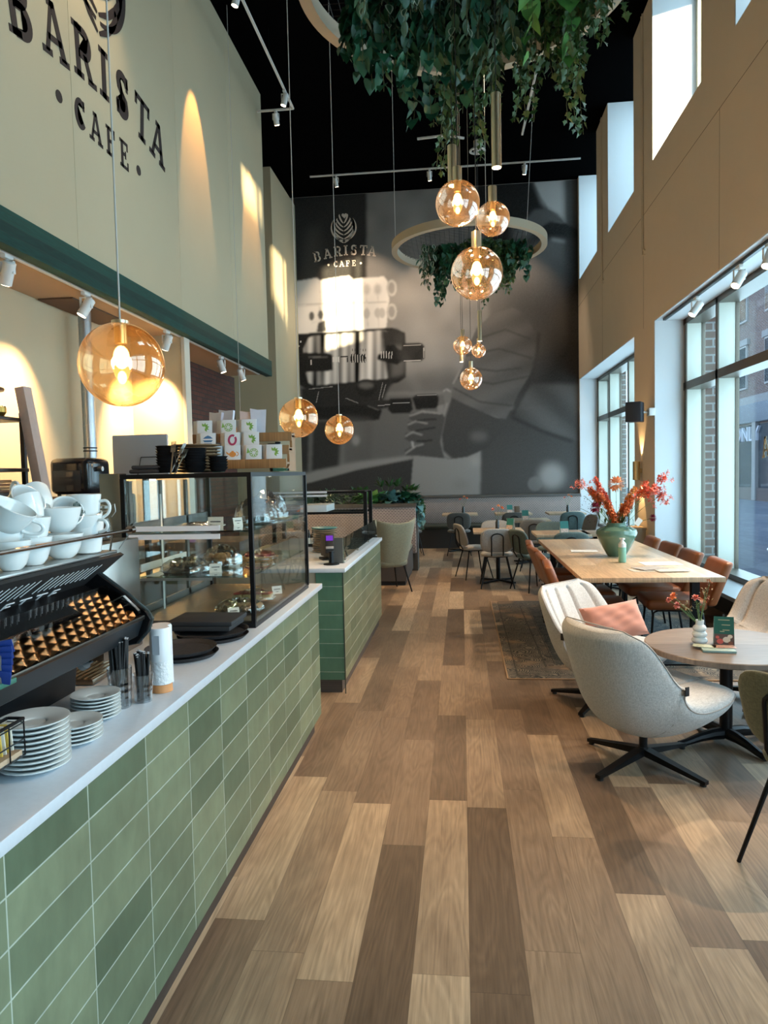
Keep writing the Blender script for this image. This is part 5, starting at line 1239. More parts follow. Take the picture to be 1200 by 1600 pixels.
for z, w_2, xx in ((.145, .03, 0), (.118, .022, .01), (.09, .018, .01), (.082, .012, -.01)): b.add([onf(xx-w_2, z, .0004), onf(xx+w_2, z, .0004), onf(xx+w_2, z+.004, .0004), onf(xx-w_2, z+.004, .0004)], [(0, 1, 2, 3)], 0, False)
part('lettering', b, M('menu_gold', (.45, .40, .25), .5), mt)
solo('booklet', B().box(-.085, .085, -.05, .05, 0, .012, .001), M('teal_booklet', (.25, .36, .33), .5), 'grey-green booklet lying in front of the bubble vase', 'booklet', (1.40, 4.11, .571), R(-8))
solo('postcard', B().box(-.06, .06, -.035, .035, 0, .0015), M('photo_card', (.42, .45, .32), .4, var=.9, scale=45), 'pale printed postcard at the left on the booklet', 'postcard', (1.345, 4.165, .5845), R(-20))
solo('postcard', B().box(-.06, .06, -.035, .035, 0, .0015), M('photo_card2', (.40, .24, .18), .4, var=.9, scale=45), 'reddish printed postcard at the right on the booklet', 'postcard', (1.445, 4.15, .5845), R(-4))
# ------------------------------------------------------------------ olive tube-frame chair at the right edge
olive = fabric('olive_fabric', (.13, .13, .085), (.235, .23, .155), 240)
# ------------------------------------------------------------------ olive wing chair by the second counter
wg = thing('wing_chair', 'olive upholstered chair with slim black legs beyond the second counter', 'armchair', (-1.02, 9.62, 0), R(28))
def wsh(u, v):
    an = 2*pi*v; vv = .5+.5*math.copysign(abs(cos(an))**.5, cos(an)); a = (u-.5)*2
    s_ = a*(.235+.07*vv); f_ = -.20-.20*vv+.14*abs(a)**3; z = .34+vv*(.60+.06*a*a)
    return (s_, f_+sin(an)*.04, z)
b = B().surf(wsh, 30, 40, False, True)
for u in (0, 1): b.add([wsh(u, j/40) for j in range(40)], [tuple(range(40))])
part('backrest', b, fabric('olive_weave', (.16, .155, .10), (.27, .26, .18), 240), wg, sharp=False)
part('seat', B().pad(.50, .50, .13, (0, 0, .40), 3.2), olive, wg, sharp=False)
for sx, sy in ((-1, -1), (1, -1), (-1, 1), (1, 1)): part('leg', B().tube([(sx*.17, sy*.17, .35), (sx*.24, sy*.26, 0)], .011, 8, rs=[.013, .009]), black_metal, wg)
# ------------------------------------------------------------------ dining chairs
def dchair(mat_, seat_m=None):
    t = thing('dining_chair', 'x', 'chair'); seat_m = seat_m or mat_
    part('seat', B().pad(.44, .43, .065, (0, .01, .455), 2.6), seat_m, t, sharp=False)
    b = B().pad(.45, .34, .05, (0, 0, 0), 3.6, n=36); b.v = [(x, -.215-z-.10*(y/.34)+.28*x*x, .655+y*.98) for x, y, z in b.v]
    part('backrest', b, mat_, t, sharp=False)
    part('back_loop', B().tube([(-.075, -.12, .43), (-.078, -.20, .45), (-.078, -.245, .52), (-.078, -.262, .70)]+[(-.078*cos(a), -.264-.006*sin(a), .70+.05*sin(a)) for a in [pi*k/8 for k in range(1, 8)]]+[(.078, -.262, .70), (.078, -.245, .52), (.078, -.20, .45), (.075, -.12, .43)], .009, 8), black_metal, t)
    part('seat_frame', B().tube([(.16*cos(a), .155*sin(a), .424) for a in [2*pi*k/20 for k in range(20)]], .008, 8, True), black_metal, t)
    for sx, sy in ((-1, -1), (1, -1), (-1, 1), (1, 1)): part('leg', B().tube([(sx*.13, sy*.12, .428), (sx*.225, sy*.215, .0)], .010, 8, rs=[.011, .0085]), black_metal, t)
    return t
f_l = fabric('pale_grey_fabric', (.26, .265, .26), (.42, .42, .41), 200); f_g = fabric('mid_grey_fabric', (.15, .155, .155), (.25, .25, .245), 200); f_d = fabric('dark_grey_fabric', (.065, .07, .068), (.12, .125, .12), 200); f_t = fabric('teal_grey_fabric', (.055, .095, .095), (.12, .175, .172), 200)
protos = {k: (dchair(m_), []) for k, m_ in (('l', f_l), ('g', f_g), ('d', f_d), ('t', f_t), ('o', olive))}
# kind, x, y, rotation (0 = sitter faces the end wall), label
for kd, x, y, rz, lab in (
    ('o', 1.385, 2.86, -60, 'olive dining chair cut by the right picture edge in front of the round table'),
    ('l', .46, 9.92, 0, 'pale grey dining chair nearest the aisle with its back to the camera'),
    ('l', .16, 10.75, -70, 'pale grey dining chair turned side-on at the left end of the front small table'),
    ('l', .50, 11.05, 178, 'pale grey dining chair on the far side of the front small table'),
    ('g', 1.14, 11.55, -8, 'mid grey dining chair right of the front small table seen from behind'),
    ('t', 1.33, 9.25, 0, 'teal grey dining chair just beyond the long table with its back to the camera'),
    ('t', 1.30, 10.55, 180, 'teal grey dining chair on the far side of the table behind the long table'),
    ('t', .92, 9.62, -62, 'teal grey dining chair side-on at the left of the table behind the long table'),
    ('d', -.07, 13.75, 0, 'dark grey dining chair at the left table by the patterned bench'),
    ('d', .93, 13.6, 4, 'dark grey dining chair behind the menu card at the middle bench table'),
    ('t', 1.99, 13.5, 0, 'teal grey dining chair at the right bench table with its black loop showing'),
    ('t', 2.12, 11.2, 75, 'teal grey dining chair against the window pier behind the flower vase'),
    ('g', 1.95, 12.3, 110, 'mid grey dining chair farther along the windows behind the flowers'),
    ('d', -1.0, 13.8, 10, 'dark grey dining chair half hidden behind the green plant divider')):
    place(*protos[kd], loc=(x, y, 0), rz=R(rz), label=lab)
# small square tables
ash = planks('pale_ash', [(0, (.34, .25, .17)), (1, (.46, .36, .25))], .12, 2, 0, .4, .8, ends=False, seam=.1)
def smalltable(label, loc, w=.70, d=.70):
    t = thing('bistro_table', label, 'table', loc)
    part('tabletop', B().box(-w/2, w/2, -d/2, d/2, .715, .75, .003), ash, t)
    part('column', B().cyl((0, 0, .03), (0, 0, .715), .03, n=16), black_metal, t)
    for a in (45, 135, 225, 315): part('foot', B().bar((0, 0, .025), (.31*cos(R(a)), .31*sin(R(a)), .012), .05, .022, bev=.004), black_metal, t)
    return t
smalltable('pale wooden bistro table nearest the aisle behind the front grey chair', (.50, 10.38, 0))
smalltable('pale wooden bistro table between the teal chairs beyond the long table', (1.30, 9.78, 0))
smalltable('bistro table at the left of the patterned wall bench', (-.05, 14.45, 0))
smalltable('bistro table in the middle of the patterned wall bench', (1.0, 14.4, 0))
smalltable('bistro table at the right of the patterned wall bench', (2.0, 14.3, 0))
smalltable('bistro table behind the middle chairs with a green menu card', (1.12, 12.45, 0))
smalltable('bistro table beside the window pier behind the green vase', (1.90, 9.75, 0), .62, .6)
solo('side_cabinet', B().box(-.10, .15, -.2, .2, 0, .74).box(-.11, .16, -.21, .21, .741, .77, .003), M('oak_box', (.42, .30, .18), .5), 'small oak cabinet beside the window pier behind the vase', 'cabinet', (2.34, 9.55+.75, 0))
def tentcard(label, loc, rz):
    t = thing('menu_card', label, 'menu card', loc, rz); part('front_sheet', B().prism([(-.04, 0), (0, .16), (.002, .16), (-.038, 0)], -.055, .055, 'x'), M('menu_teal', (.02, .17, .15), .5), t)
    part('back_sheet', B().prism([(.04, 0), (0, .16), (.002, .16), (.042, 0)], -.055, .055, 'x'), card, t)
    part('food_photo', B().add([(-.05, -.0410, .004), (.05, -.0410, .004), (.05, -.0255, .065), (-.05, -.0255, .065)], [(0, 1, 2, 3)], 0, False), M('food_print', (.50, .38, .32), .5, var=.9, scale=40), t); return t
for lab, loc, rz in (('teal menu card on the front bistro table nearest the aisle', (.68, 10.33, .751), -35), ('teal menu card facing the camera on the table beyond the long table', (1.33, 9.62, .751), 4), ('teal menu card on the table behind the middle chairs', (1.06, 12.35, .751), 5), ('teal menu card on the middle wall bench table', (.93, 14.35, .751), 6)): tentcard(lab, loc, R(rz))
solo('wooden_holder', B().box(-.05, .05, -.03, .03, 0, .13, .004), M('holder_brown', (.13, .09, .06), .6), 'brown holder next to the menu card on the middle bench table', 'holder', (1.08, 14.42, .751))
def posy(label, loc, rnd, s_=1.0):
    v = thing('bud_vase', 'small dark vase '+label, 'vase', loc)
    part('vase_body', B().lathe([(0, .001), (.028, .001), (.028, .10), (.02, .12), (.022, .14), (.018, .14), (0, .12)], n=20), M('dark_vase', (.03, .035, .035), .2), v)
    for i, (dx, dz, m_) in enumerate(((-.06*s_, .28, petal_p), (.02*s_, .33, petal_peach), (.07*s_, .30, petal_o))):
        flower_stem(curve_pts((0, 0, .10), (dx, .01*i, dz), (dx*.1, 0, .02), 4), 'bloom', .035, ('left', 'middle', 'right')[i]+' bloom in the small vase '+label, loc, m_, rnd, extra=False)
posy('on the front bistro table', (.50, 10.45, .751), rnd); posy('on the left wall bench table', (.02, 14.40, .751), rnd); posy('on the right wall bench table', (2.05, 14.3, .751), rnd)
# ------------------------------------------------------------------ long communal table with brown leather chairs
oaktop = planks('light_oak_top', [(0, (.40, .28, .175)), (.5, (.50, .36, .23)), (1, (.58, .44, .30))], .14, 3.4, 0, .30, .9, ends=False, seam=.12)
ct = thing('communal_table', 'long light oak dining table with black metal legs on the rug', 'table', (1.43, 7.15, 0))
part('tabletop', B().box(-.53, .53, -1.56, 1.56, .722, .76, .003), oaktop, ct)
for y in (-1.25, 1.25):
    for x in (-.40, .40): part('leg', B().box(x-.03, x+.03, y-.03, y+.03, .022, .72), black_metal, ct)
    part('foot_bar', B().box(-.45, .45, y-.035, y+.035, .0092, .022), black_metal, ct)
part('rail', B().box(-.03, .03, -1.25, 1.25, .69, .72), black_metal, ct)
leather = M('cognac_leather', (.23, .070, .022), .38, var=.25, scale=6, bump=.12)
def lchair():
    t = thing('leather_chair', 'x', 'chair')
    part('seat', B().box(-.235, .235, -.20, .28, .40, .49, .035, seg=4), leather, t, sharp=False)
    b = B().box(-.255, .255, -.038, .038, 0, .42, .028, seg=4); b.v = [(x, -.22+y-.14*(z/.42)+.25*x*x*0, (.44+z*.86+.018*(1-(x/.235)**2)*(z/.42))) for x, y, z in b.v]
    part('backrest', b, leather, t, sharp=False)
    b = B()
    for sx in (-.11, .11): b.box(sx-.0015, sx+.0015, -.2, .27, .4895, .4915)
    part('back_loop', B().tube([(-.09, -.20, .42), (-.09, -.262, .46), (-.09, -.305, .62)]+[(-.09*cos(a), -.308-.006*sin(a), .62+.05*sin(a)) for a in [pi*k/6 for k in range(1, 6)]]+[(.09, -.305, .62), (.09, -.262, .46), (.09, -.20, .42)], .008, 8), black_metal, t)
    for sx in (-1, 1): part('leg_frame', B().tube([(sx*.20, -.22, .0), (sx*.17, -.17, .37), (sx*.165, -.12, .392), (sx*.165, .18, .392), (sx*.17, .22, .37), (sx*.20, .25, 0)], .010, 8), black_metal, t)
    return t
lch = (lchair(), [])
labs = ['nearest', 'second nearest', 'third', 'fourth', 'farthest']
for i, y in enumerate((6.30, 6.97, 7.66, 8.36)):
    place(*lch, loc=(1.80-.015*(i % 2), y, .0092 if y > 5.6 else 0), rz=R(90+(i % 3-1)*3), label=labs[i]+' cognac leather chair on the window side of the long table', group='leather chairs along the long table')
for i, y in enumerate((6.0, 6.6, 7.2, 7.8)):
    place(*lch, loc=(1.06+.012*(i % 2), y+.12, .0092), rz=R(-90+(i % 3-1)*4), label=labs[i]+' cognac leather chair on the aisle side of the long table', group='leather chairs along the long table')
# vase with flowers
vz = (1.455, 7.0, .761)
v = thing('ceramic_vase', 'big sage green ceramic vase on the long table', 'vase', vz)
part('vase_body', B().lathe([(r_*1.1, z_*1.06) for r_, z_ in [(0, .001), (.075, .001), (.082, .01), (.12, .08), (.158, .16), (.172, .21), (.165, .235), (.12, .262), (.085, .272), (.078, .285), (.082, .30), (.072, .30), (.070, .275), (.10, .25), (0, .24)]], n=48), M('sage_glaze', (.10, .20, .145), .12, var=.15, scale=9, Coat_Weight=.5), v)
rnd = random.Random(8)
bq = [((-.16, .62, .0), 'spike', .26, petal_c, 'tall coral red blossom spike at the upper left of the big bouquet'), ((-.13, .50, -.05), 'spike', .30, petal_o, 'orange blossom spike leaning left over the big vase'), ((-.20, .54, .03), 'spike', .14, petal_o, 'short orange blossom spike at the left of the big bouquet'), ((-.075, .42, -.07), 'spike', .24, petal_o, 'lower orange blossom spike in front of the big bouquet'),
      ((.0, .57, 0), 'pom', .062, petal_peach, 'peach ball bloom in the middle of the big bouquet'), ((.13, .54, -.03), 'spike', .25, petal_y, 'amber blossom spike right of the middle in the big bouquet'), ((.11, .46, -.06), 'spike', .14, petal_o, 'short orange spike low at the right of the big bouquet'), ((.25, .53, 0), 'cluster', .034, petal_c, 'coral blossom cluster reaching right in the big bouquet'), ((.34, .60, .02), 'cluster', .022, petal_c, 'small coral cluster at the far upper right of the big bouquet'),
      ((.31, .47, -.04), 'cluster', .030, petal_p, 'pink spidery blossom cluster at the right of the big bouquet'), ((-.17, .39, -.07), 'pom', .042, petal_red, 'dark crimson bloom at the lower left of the big bouquet'), ((.255, .30, -.05), 'pom', .028, petal_red, 'small crimson bloom hanging at the lower right of the big bouquet'), ((-.27, .58, 0), 'cluster', .020, petal_p, 'pale pink sprig at the far left of the big bouquet'),
      ((-.26, .38, .03), 'sprig', .035, M('plum_petal', (.10, .03, .05), .6), 'dark plum berry twig at the left of the big bouquet'), ((-.24, .48, -.03), 'sprig', .03, M('plum_petal', (.10, .03, .05), .6), 'upper plum twig at the left of the big bouquet'), ((.18, .50, .04), 'cluster', .022, petal_o, 'orange cluster behind the amber spike of the big bouquet')]
for (dx, dz, dy), kd, s_, mm, lab in bq:
    flower_stem(curve_pts((dx*.08, dy*.1, .22), (dx*1.25, dy*1.3, dz*1.2), (-dx*.18, 0, .02)), kd, s_*(1.55 if kd == 'cluster' else 1.25), lab, vz, mm, rnd)
lt = thing('tulip_leaves', 'upright green leaves in the mouth of the big vase', 'plant', vz); b = B()
for i in range(14): a = i*2.4; petal(b, (.03*cos(a), .03*sin(a), .26), (.35*cos(a), .35*sin(a), 1), .18, .035, .2)
part('leaves', b, leaf_g, lt)
solo('gift_tag', B().box(-.025, .025, -.001, .001, -.035, .035), card, 'white paper tag hanging from the big bouquet', 'tag', (vz[0]+.17, vz[1]-.14, vz[2]+.33), 0, None, (0, R(35), 0))
t = thing('drinking_bottle', 'mint green bottle with white cap before the big vase', 'bottle', (1.40, 6.50, .761))
part('bottle', B().lathe([(0, .001), (.030, .001), (.033, .006), (.033, .135), (0, .135)], n=28), M('mint', (.22, .48, .37), .4), t)
part('cap', B().lathe([(.033, .136), (.033, .165), (.014, .19), (.013, .20), (.023, .203), (.024, .215), (0, .218)], n=28), white_plastic, t)
solo('paper_sheet', B().box(-.16, .16, -.11, .11, 0, .0015), card, 'white sheet lying right of the mint bottle', 'paper', (1.70, 6.40, .761), R(3))
solo('paper_sheet', B().box(-.13, .13, -.10, .10, 0, .004), M('printed_sheet', (.58, .58, .56), .6, var=.3, scale=30), 'printed leaflet left of the big vase', 'paper', (1.22, 7.4, .761), R(-5))
for i, (dx, dy, a, c_) in enumerate(((-.05, -.02, 8, (.52, .46, .38)), (.08, .02, -12, (.42, .34, .26)), (.14, -.06, 5, (.55, .50, .42)), (.0, .05, 25, (.36, .33, .30)))):
    solo('magazine', B().box(-.12, .12, -.085, .085, 0, .0025), M('mag_%d' % i, c_, .5, var=.5, scale=30), ('lowest', 'second', 'third', 'topmost')[i]+' scattered magazine on the near end of the long table', 'magazine', (1.52+dx, 6.0+dy, .761+i*.0028), R(a))
# ------------------------------------------------------------------ wall bench, divider bench and planter
weave = bricks('patterned_upholstery', (.09, .07, .07), (.13, .10, .10), (.36, .295, .27), .052, .026, .0085, .5, (0, 2), .85, (0, 0), .3, .1)
db = M('dark_bench', (.035, .032, .030), .6); dgreen = M('dark_green_seat', (.018, .028, .022), .7)
t = thing('wall_bench', 'long bench with patterned backrest along the end wall', 'bench', (0, 0, 0))
part('plinth', B().box(-3.5, 2.5, 14.95, 15.75, 0, .40), db, t); part('seat', B().box(-3.5, 2.5, 14.88, 15.62, .401, .47, .02), dgreen, t)
part('backrest', B().box(-3.5, 2.5, 15.60, 15.76, .471, 1.02, .01), weave, t); part('top_ledge', B().box(-3.52, 2.51, 15.58, 15.78, 1.021, 1.065, .003), M('dark_ledge', (.075, .065, .058), .6), t)
t = thing('divider_bench', 'low dark bench with patterned back in front of the plant box', 'bench', (0, 0, 0))
part('plinth', B().box(-3.2, -.80, 10.05, 11.44, .06, .40), M('bench_brown', (.075, .06, .052), .6), t); part('base', B().box(-3.18, -.82, 10.08, 11.42, 0, .06), black_matte, t)
part('seat', B().box(-3.2, -.80, 10.04, 11.40, .401, .47, .02), olive, t)
part('backrest', B().box(-3.3, -.745, 11.42, 11.56, .30, 1.045, .01), weave, t)
pb_ = thing('planter', 'long dark planter box on top of the patterned divider', 'planter', (0, 0, 0))
part('box', B().box(-3.3, -.73, 11.565, 11.95, 0, 1.10).box(-3.3, -.73, 11.40, 11.58, 1.048, 1.10), M('planter_grey', (.085, .075, .066), .6), pb_)
# ================================================================== LAMPS
amber = glow_glass('amber_globe_glass', (.98, .86, .66), .12, (1, .90, .75), 2.2, .9, .030, (1, .52, .15))
amber2 = glow_glass('smoked_globe_glass', (.97, .89, .80), .13, (1, .94, .88), 2.2, .9, .026, (1, .62, .28))
fil = emis('filament_glow', (1, .66, .30), 40); halo = emis('bulb_glow', (1, .50, .14), 7)
lens = emis('warm_lens', (1, .78, .50), 9)
def globe(label, loc, r_, cap_r, cap_h, gm, group, cord=True, name='globe_pendant', light=9, cordm=None, metal=champagne):
    t = thing(name, label, 'pendant lamp', loc, 0, group)
    part('glass_globe', B().surf(lambda u, v: (r_*sin(pi*(.07+.93*v))*cos(2*pi*u), r_*sin(pi*(.07+.93*v))*sin(2*pi*u), r_*cos(pi*(.07+.93*v))), 48, 28, True), gm, t)
    part('cap', B().cyl((0, 0, r_*.97), (0, 0, r_*.97+cap_h), cap_r, n=28), metal, t)
    part('socket', B().cyl((0, 0, r_*.50), (0, 0, r_*.97), min(.022, r_*.17), n=18), brass, t)
    part('bulb', B().sph((0, 0, r_*.18), r_*.19, 16, sc=(1, 1, 1.5)), halo, t)
    part('filament', B().cyl((0, 0, -r_*.02), (0, 0, r_*.36), r_*.085, n=12), fil, t)
    part('bulb_reflection', B().sph((0, 0, -r_*.30), r_*.11, 12, sc=(1, 1, 1.5)), halo, t)  # glowing ball stands in for the bulb's reflection in the globe
    part('cord', B().cyl((0, 0, r_*.97+cap_h), (0, 0, ZC-loc[2]), .0032, n=6), cordm or M('silver_cord', (.50, .46, .42), .5), t)
    l = bpy.data.lights.new('bulb_light', 'POINT'); l.energy = light; l.color = (1, .58, .26); l.shadow_soft_size = r_*.25
    o = bpy.data.objects.new('bulb_light', l); COL.objects.link(o); o.parent = t; o.location = (0, 0, -r_*.05)
    return t
gr = 'amber globes hanging over the counters'
globe('large amber globe pendant over the near end of the counter', (-1.215, 2.50, 2.01), .150, .030, .012, amber, gr)
globe('amber globe pendant hanging beyond the pastry case', (-1.24, 5.45, 2.035), .150, .030, .012, amber, gr)
globe('farthest amber globe pendant over the second counter', (-1.24, 7.30, 2.05), .150, .030, .012, amber, gr)
globe('amber globe pendant half hidden behind the tea rack', (-2.92, 9.35, 2.11), .150, .030, .012, amber, None)
bc = M('black_cord', (.01, .01, .01), .6)
def cluster(cx, cy, items, tubes, gr_, tag_):
    for (dx, dy, z, r_, cr, chh, lab) in items: globe(lab, (cx+dx, cy+dy, z), r_, cr, chh, amber2, gr_, name='globe_pendant', light=7, cordm=bc)
    for dx, dy, z0, z1, r_, lab in tubes:
        t = thing('tube_pendant', lab, 'pendant lamp', (cx+dx, cy+dy, z0), 0, gr_)
        part('tube', B().cyl((0, 0, 0), (0, 0, z1-z0), r_, n=28), champagne, t)
        part('lens', B().cyl((0, 0, -.002), (0, 0, .003), r_*.86, n=24), lens, t)
        part('cord', B().cyl((0, 0, z1-z0), (0, 0, ZC-z0), .003, n=6), bc, t)
        spotlight(t, (0, 0, -.02), (0, 0, -1), 60, (1, .66, .36), 85, .7, .03)
P = at_y(745, 427, 4.75); a1 = at_y(715, 318, 4.5); a2 = at_y(770, 342, 4.85); tb1 = at_y(776, 262, 4.35); tb2 = at_y(707, 290, 4.75)
cluster(0, 0, [(P[0], P[1], P[2], .167, .032, .10, 'largest smoked globe pendant, lowest of the near cluster'), (a1[0], a1[1], a1[2], .135, .028, .085, 'upper left smoked globe pendant of the near cluster'), (a2[0], a2[1], a2[2], .110, .028, .10, 'upper right smoked globe pendant of the near cluster')],
        [(tb1[0], tb1[1], tb1[2], tb1[2]+.42, .029, 'champagne metal tube pendant with lit end in the near cluster'), (tb2[0], tb2[1], tb2[2], tb2[2]+.25, .029, 'shorter champagne tube pendant behind the upper left near globe')], 'pendants of the near cluster', 'near')
P = at_y(736, 592, 9.9); a1 = at_y(723, 540, 9.9); a2 = at_y(748, 548, 10.1); tb1 = at_y(750, 533, 9.7); tb2 = at_y(721, 562, 9.95)
cluster(0, 0, [(P[0], P[1], P[2], .152, .028, .09, 'lowest globe pendant of the far cluster'), (a1[0], a1[1], a1[2], .128, .026, .09, 'upper left globe pendant of the far cluster'), (a2[0], a2[1], a2[2], .098, .026, .07, 'small right globe pendant of the far cluster')],
        [(tb1[0], tb1[1], tb1[2], tb1[2]+.40, .029, 'tall champagne tube pendant in the far cluster'), (tb2[0], tb2[1]+.2, tb2[2], tb2[2]+.35, .026, 'tube pendant behind the upper left globe of the far cluster')], 'pendants of the far cluster', 'far')
# rings with mesh and trailing plants
ring_m = M('ring_beige', (.40, .34, .24), .55)
def ring(cx, cy, z, label, wires):
    t = thing('ceiling_ring', label, 'ring', (cx, cy, z))
    ro, ri, hh = 1.03, .955, .10; n = 96
    b = B(); prof = [(ro, 0), (ro, hh), (ri, hh), (ri, 0), (ro, 0)]
    b.lathe(prof, (0, 0, -hh/2), n); part('hoop', b, ring_m, t)
    m_ = B(); g_ = .062
    for i in range(-15, 16):
        x_ = i*g_; L = sqrt(max(0, .93**2-x_*x_))
        if L > .1: m_.tube([(x_, -L, .02), (x_, L, .02)], .0028, 4, cap=False).tube([(-L, x_, .022), (L, x_, .022)], .0028, 4, cap=False)
    part('wire_mesh', m_, black_metal, t)
    w = B()
    for (x0, y0), (x1, y1) in wires: w.cyl((x0, y0, .05), (x1, y1, ZC-z), .0035, n=5)
    part('steel_cable', w, M('silver_cord', (.50, .46, .42), .5), t)
    return t
ring(.07, 4.55, 4.6, 'near large beige ring hanging from the ceiling full of trailing plants', [((-.99, .1), (-.99, .1)), ((.9, .42), (.9, .42)), ((.2, -.97), (.2, -.97))])
ring(.14, 9.85, 4.6, 'far beige ring hanging above the seating with trailing plants', [((-.99, .1), (-.99, .1)), ((.80, .55), (1.0, .75)), ((.2, -.97), (.2, -.97))])
def leafmat(name, c1, c2, rough=.45):
    t = NT(name); v = t.n('ShaderNodeTexCoord').outputs['Object']; nz = t.noise(v, 9, 2, .5)
    MC[name] = t.bsdf(t.ramp(nz, [(.3, c1), (.7, c2)]), rough, Subsurface_Weight=0.0); return MC[name]
L_dark = leafmat('dark_heart_leaf', (.008, .055, .030), (.022, .12, .055)); L_ivy = leafmat('ivy_leaf', (.022, .065, .018), (.065, .14, .040)); L_pothos = leafmat('bright_leaf', (.06, .20, .04), (.12, .32, .08))
L_stripe = leafmat('striped_leaf', (.016, .055, .028), (.05, .11, .05)); L_white = M('leaf_margin', (.46, .50, .38), .5); L_silver = leafmat('silver_leaf', (.08, .22, .22), (.16, .34, .34)); vine_m = M('vine_stem', (.10, .10, .04), .7)
HEART = [(0, 0), (.28, .10), (.50, .02), (.52, .22), (.40, .55), (.18, .85), (0, 1.08)]
IVY = [(0, 0), (.30, -.08), (.36, .16), (.62, .30), (.34, .46), (.22, .66), (0, 1.0)]
OVAL = [(0, 0), (.16, .12), (.26, .35), (.26, .60), (.16, .85), (.05, 1.02), (0, 1.10)]
def leaf(b, c, d, n_, L, shape, mi=0, rim=None):
    d = Vector(d).normalized(); n_ = Vector(n_); s = d.cross(n_); s = s.normalized() if s.length > 1e-4 else Vector((1, 0, 0)); n_ = s.cross(d)
    vs = []; k = len(shape); c = Vector(c)
    for sg in (1, -1):
        for (x, y) in shape: vs.append(c+d*L*y+s*sg*x*L+n_*L*(.10*abs(x)*2-.16*y*y))
    for (x, y) in shape: vs.append(c+d*L*y-n_*L*.16*y*y)
    fs = []
    for o in (0, k):
        for i in range(k-1): fs.append((o+i, o+i+1, 2*k+i+1, 2*k+i))
    b.add([tuple(v) for v in vs], fs, mi, True)
    if rim is not None:
        vs = []
        for sg in (1, -1):
            for (x, y) in shape: vs.append(c+d*L*y+s*sg*x*L+n_*L*(.10*abs(x)*2-.16*y*y+.008))
            for (x, y) in shape: vs.append(c+d*L*(.06+y*.88)+s*sg*x*.62*L+n_*L*(.10*abs(x)*1.3-.14*y*y+.010))
        fs = []
        for o in (0, 2*k):
            for i in range(k-1): fs.append((o+i, o+i+1, o+k+i+1, o+k+i))
        b.add([tuple(v) for v in vs], fs, rim, True)
KIND = {'heart': (HEART, .115, [L_dark], None, .062), 'ivy': (IVY, .068, [L_ivy], None, .042), 'pothos': (HEART, .15, [L_pothos], None, .085), 'stripe': (OVAL, .105, [L_stripe, L_white], 1, .046), 'silver': (HEART, .13, [L_silver], None, .06)}
def trailing(label, loc, kind, n_, L, spread, seed, group, out=(0, 0), cat='plant', name='trailing_plant'):
    rr = random.Random(seed); shape, sz, mats, rim, step = KIND[kind]
    t = thing(name, label, cat, loc, 0, group); vb, lb = B(), B()
    for i in range(n_):
        a = rr.uniform(0, 6.28); r0 = spread*sqrt(rr.random()); p = Vector((r0*cos(a), r0*sin(a), .02)); ln = L*rr.uniform(.5, 1.0)*(1.15-.5*r0/max(spread, .01))
        d = Vector((cos(a)*.35+out[0], sin(a)*.35+out[1], -.4)); pts = [tuple(p)]; k = 0; acc = 0; st = .035
        while acc < ln:
            d = (d*.86+Vector((rr.gauss(0, .10), rr.gauss(0, .10), -.32))).normalized(); p = p+d*st; acc += st; pts.append(tuple(p))
        vb.tube(pts, .0022, 4, cap=False)
        m_ = max(2, int(ln/step))
        for j in range(m_):
            u = (j+.5)/m_*(len(pts)-1); i0 = min(int(u), len(pts)-2); q = Vector(pts[i0]).lerp(Vector(pts[i0+1]), u-i0)
            for rep in range(2 if kind in ('ivy', 'heart') else 1):
                az = rr.uniform(0, 6.28); h_ = Vector((cos(az), sin(az), 0)); ld = h_*.55+Vector((0, 0, -.85+rr.uniform(-.1, .45))); nn_ = h_*.9+Vector((0, 0, .55))
                leaf(lb, q+h_*.012, ld, nn_, sz*rr.uniform(.65, 1.15)*(1-.35*j/m_), shape, 0, rim)
    part('vines', vb, vine_m, t, sharp=False); part('leaves', lb, mats, t, sharp=False)
    return t
g1 = 'trailing plants of the near ring'
for i, (dx, dy, kd, n_, L, sp_, out, lab) in enumerate((
    (-.52, .10, 'heart', 15, .78, .17, (-.02, 0), 'dark heart-leaved plant trailing at the left of the near ring'), (-.46, -.30, 'stripe', 16, .55, .20, (0, 0), 'white-edged striped plant at the upper left of the near ring'),
    (-.22, .25, 'heart', 16, .92, .20, (0, 0), 'dark heart-leaved plant left of the middle of the near ring'), (-.16, -.30, 'silver', 11, .42, .22, (0, 0), 'silvery blue-green plant at the front middle of the near ring'),
    (-.02, .50, 'ivy', 18, 1.05, .20, (0, 0), 'long ivy hanging behind the globes of the near ring'), (.10, -.05, 'stripe', 18, .78, .22, (0, 0), 'white-edged striped plant in the middle of the near ring'),
    (.30, .35, 'ivy', 16, .85, .18, (0, 0), 'ivy between the tube pendant and the right strands of the near ring'), (.38, -.35, 'silver', 8, .35, .18, (0, 0), 'small silvery plant at the front right of the near ring'),
    (.46, -.10, 'pothos', 6, .80, .10, (0, 0), 'bright green large-leaved plant at the right of the near ring'), (.60, .12, 'ivy', 20, 1.05, .16, (.03, 0), 'long dark ivy at the right of the near ring'),
    (.68, -.12, 'ivy', 16, .70, .15, (.05, 0), 'ivy at the right rim of the near ring'), (0, .1, 'heart', 16, .55, .45, (0, 0), 'dark leafy filler plant over the middle of the near ring'), (.2, -.5, 'heart', 16, .38, .35, (0, 0), 'dark leafy filler plant at the front of the near ring'), (-.25, -.5, 'heart', 14, .38, .35, (0, 0), 'dark leafy filler plant at the front left of the near ring'))):
    trailing(lab, (.07+dx, 4.55+dy, 4.63), kd, n_, L, sp_, 100+i, g1, out)
g2 = 'trailing plants of the far ring'
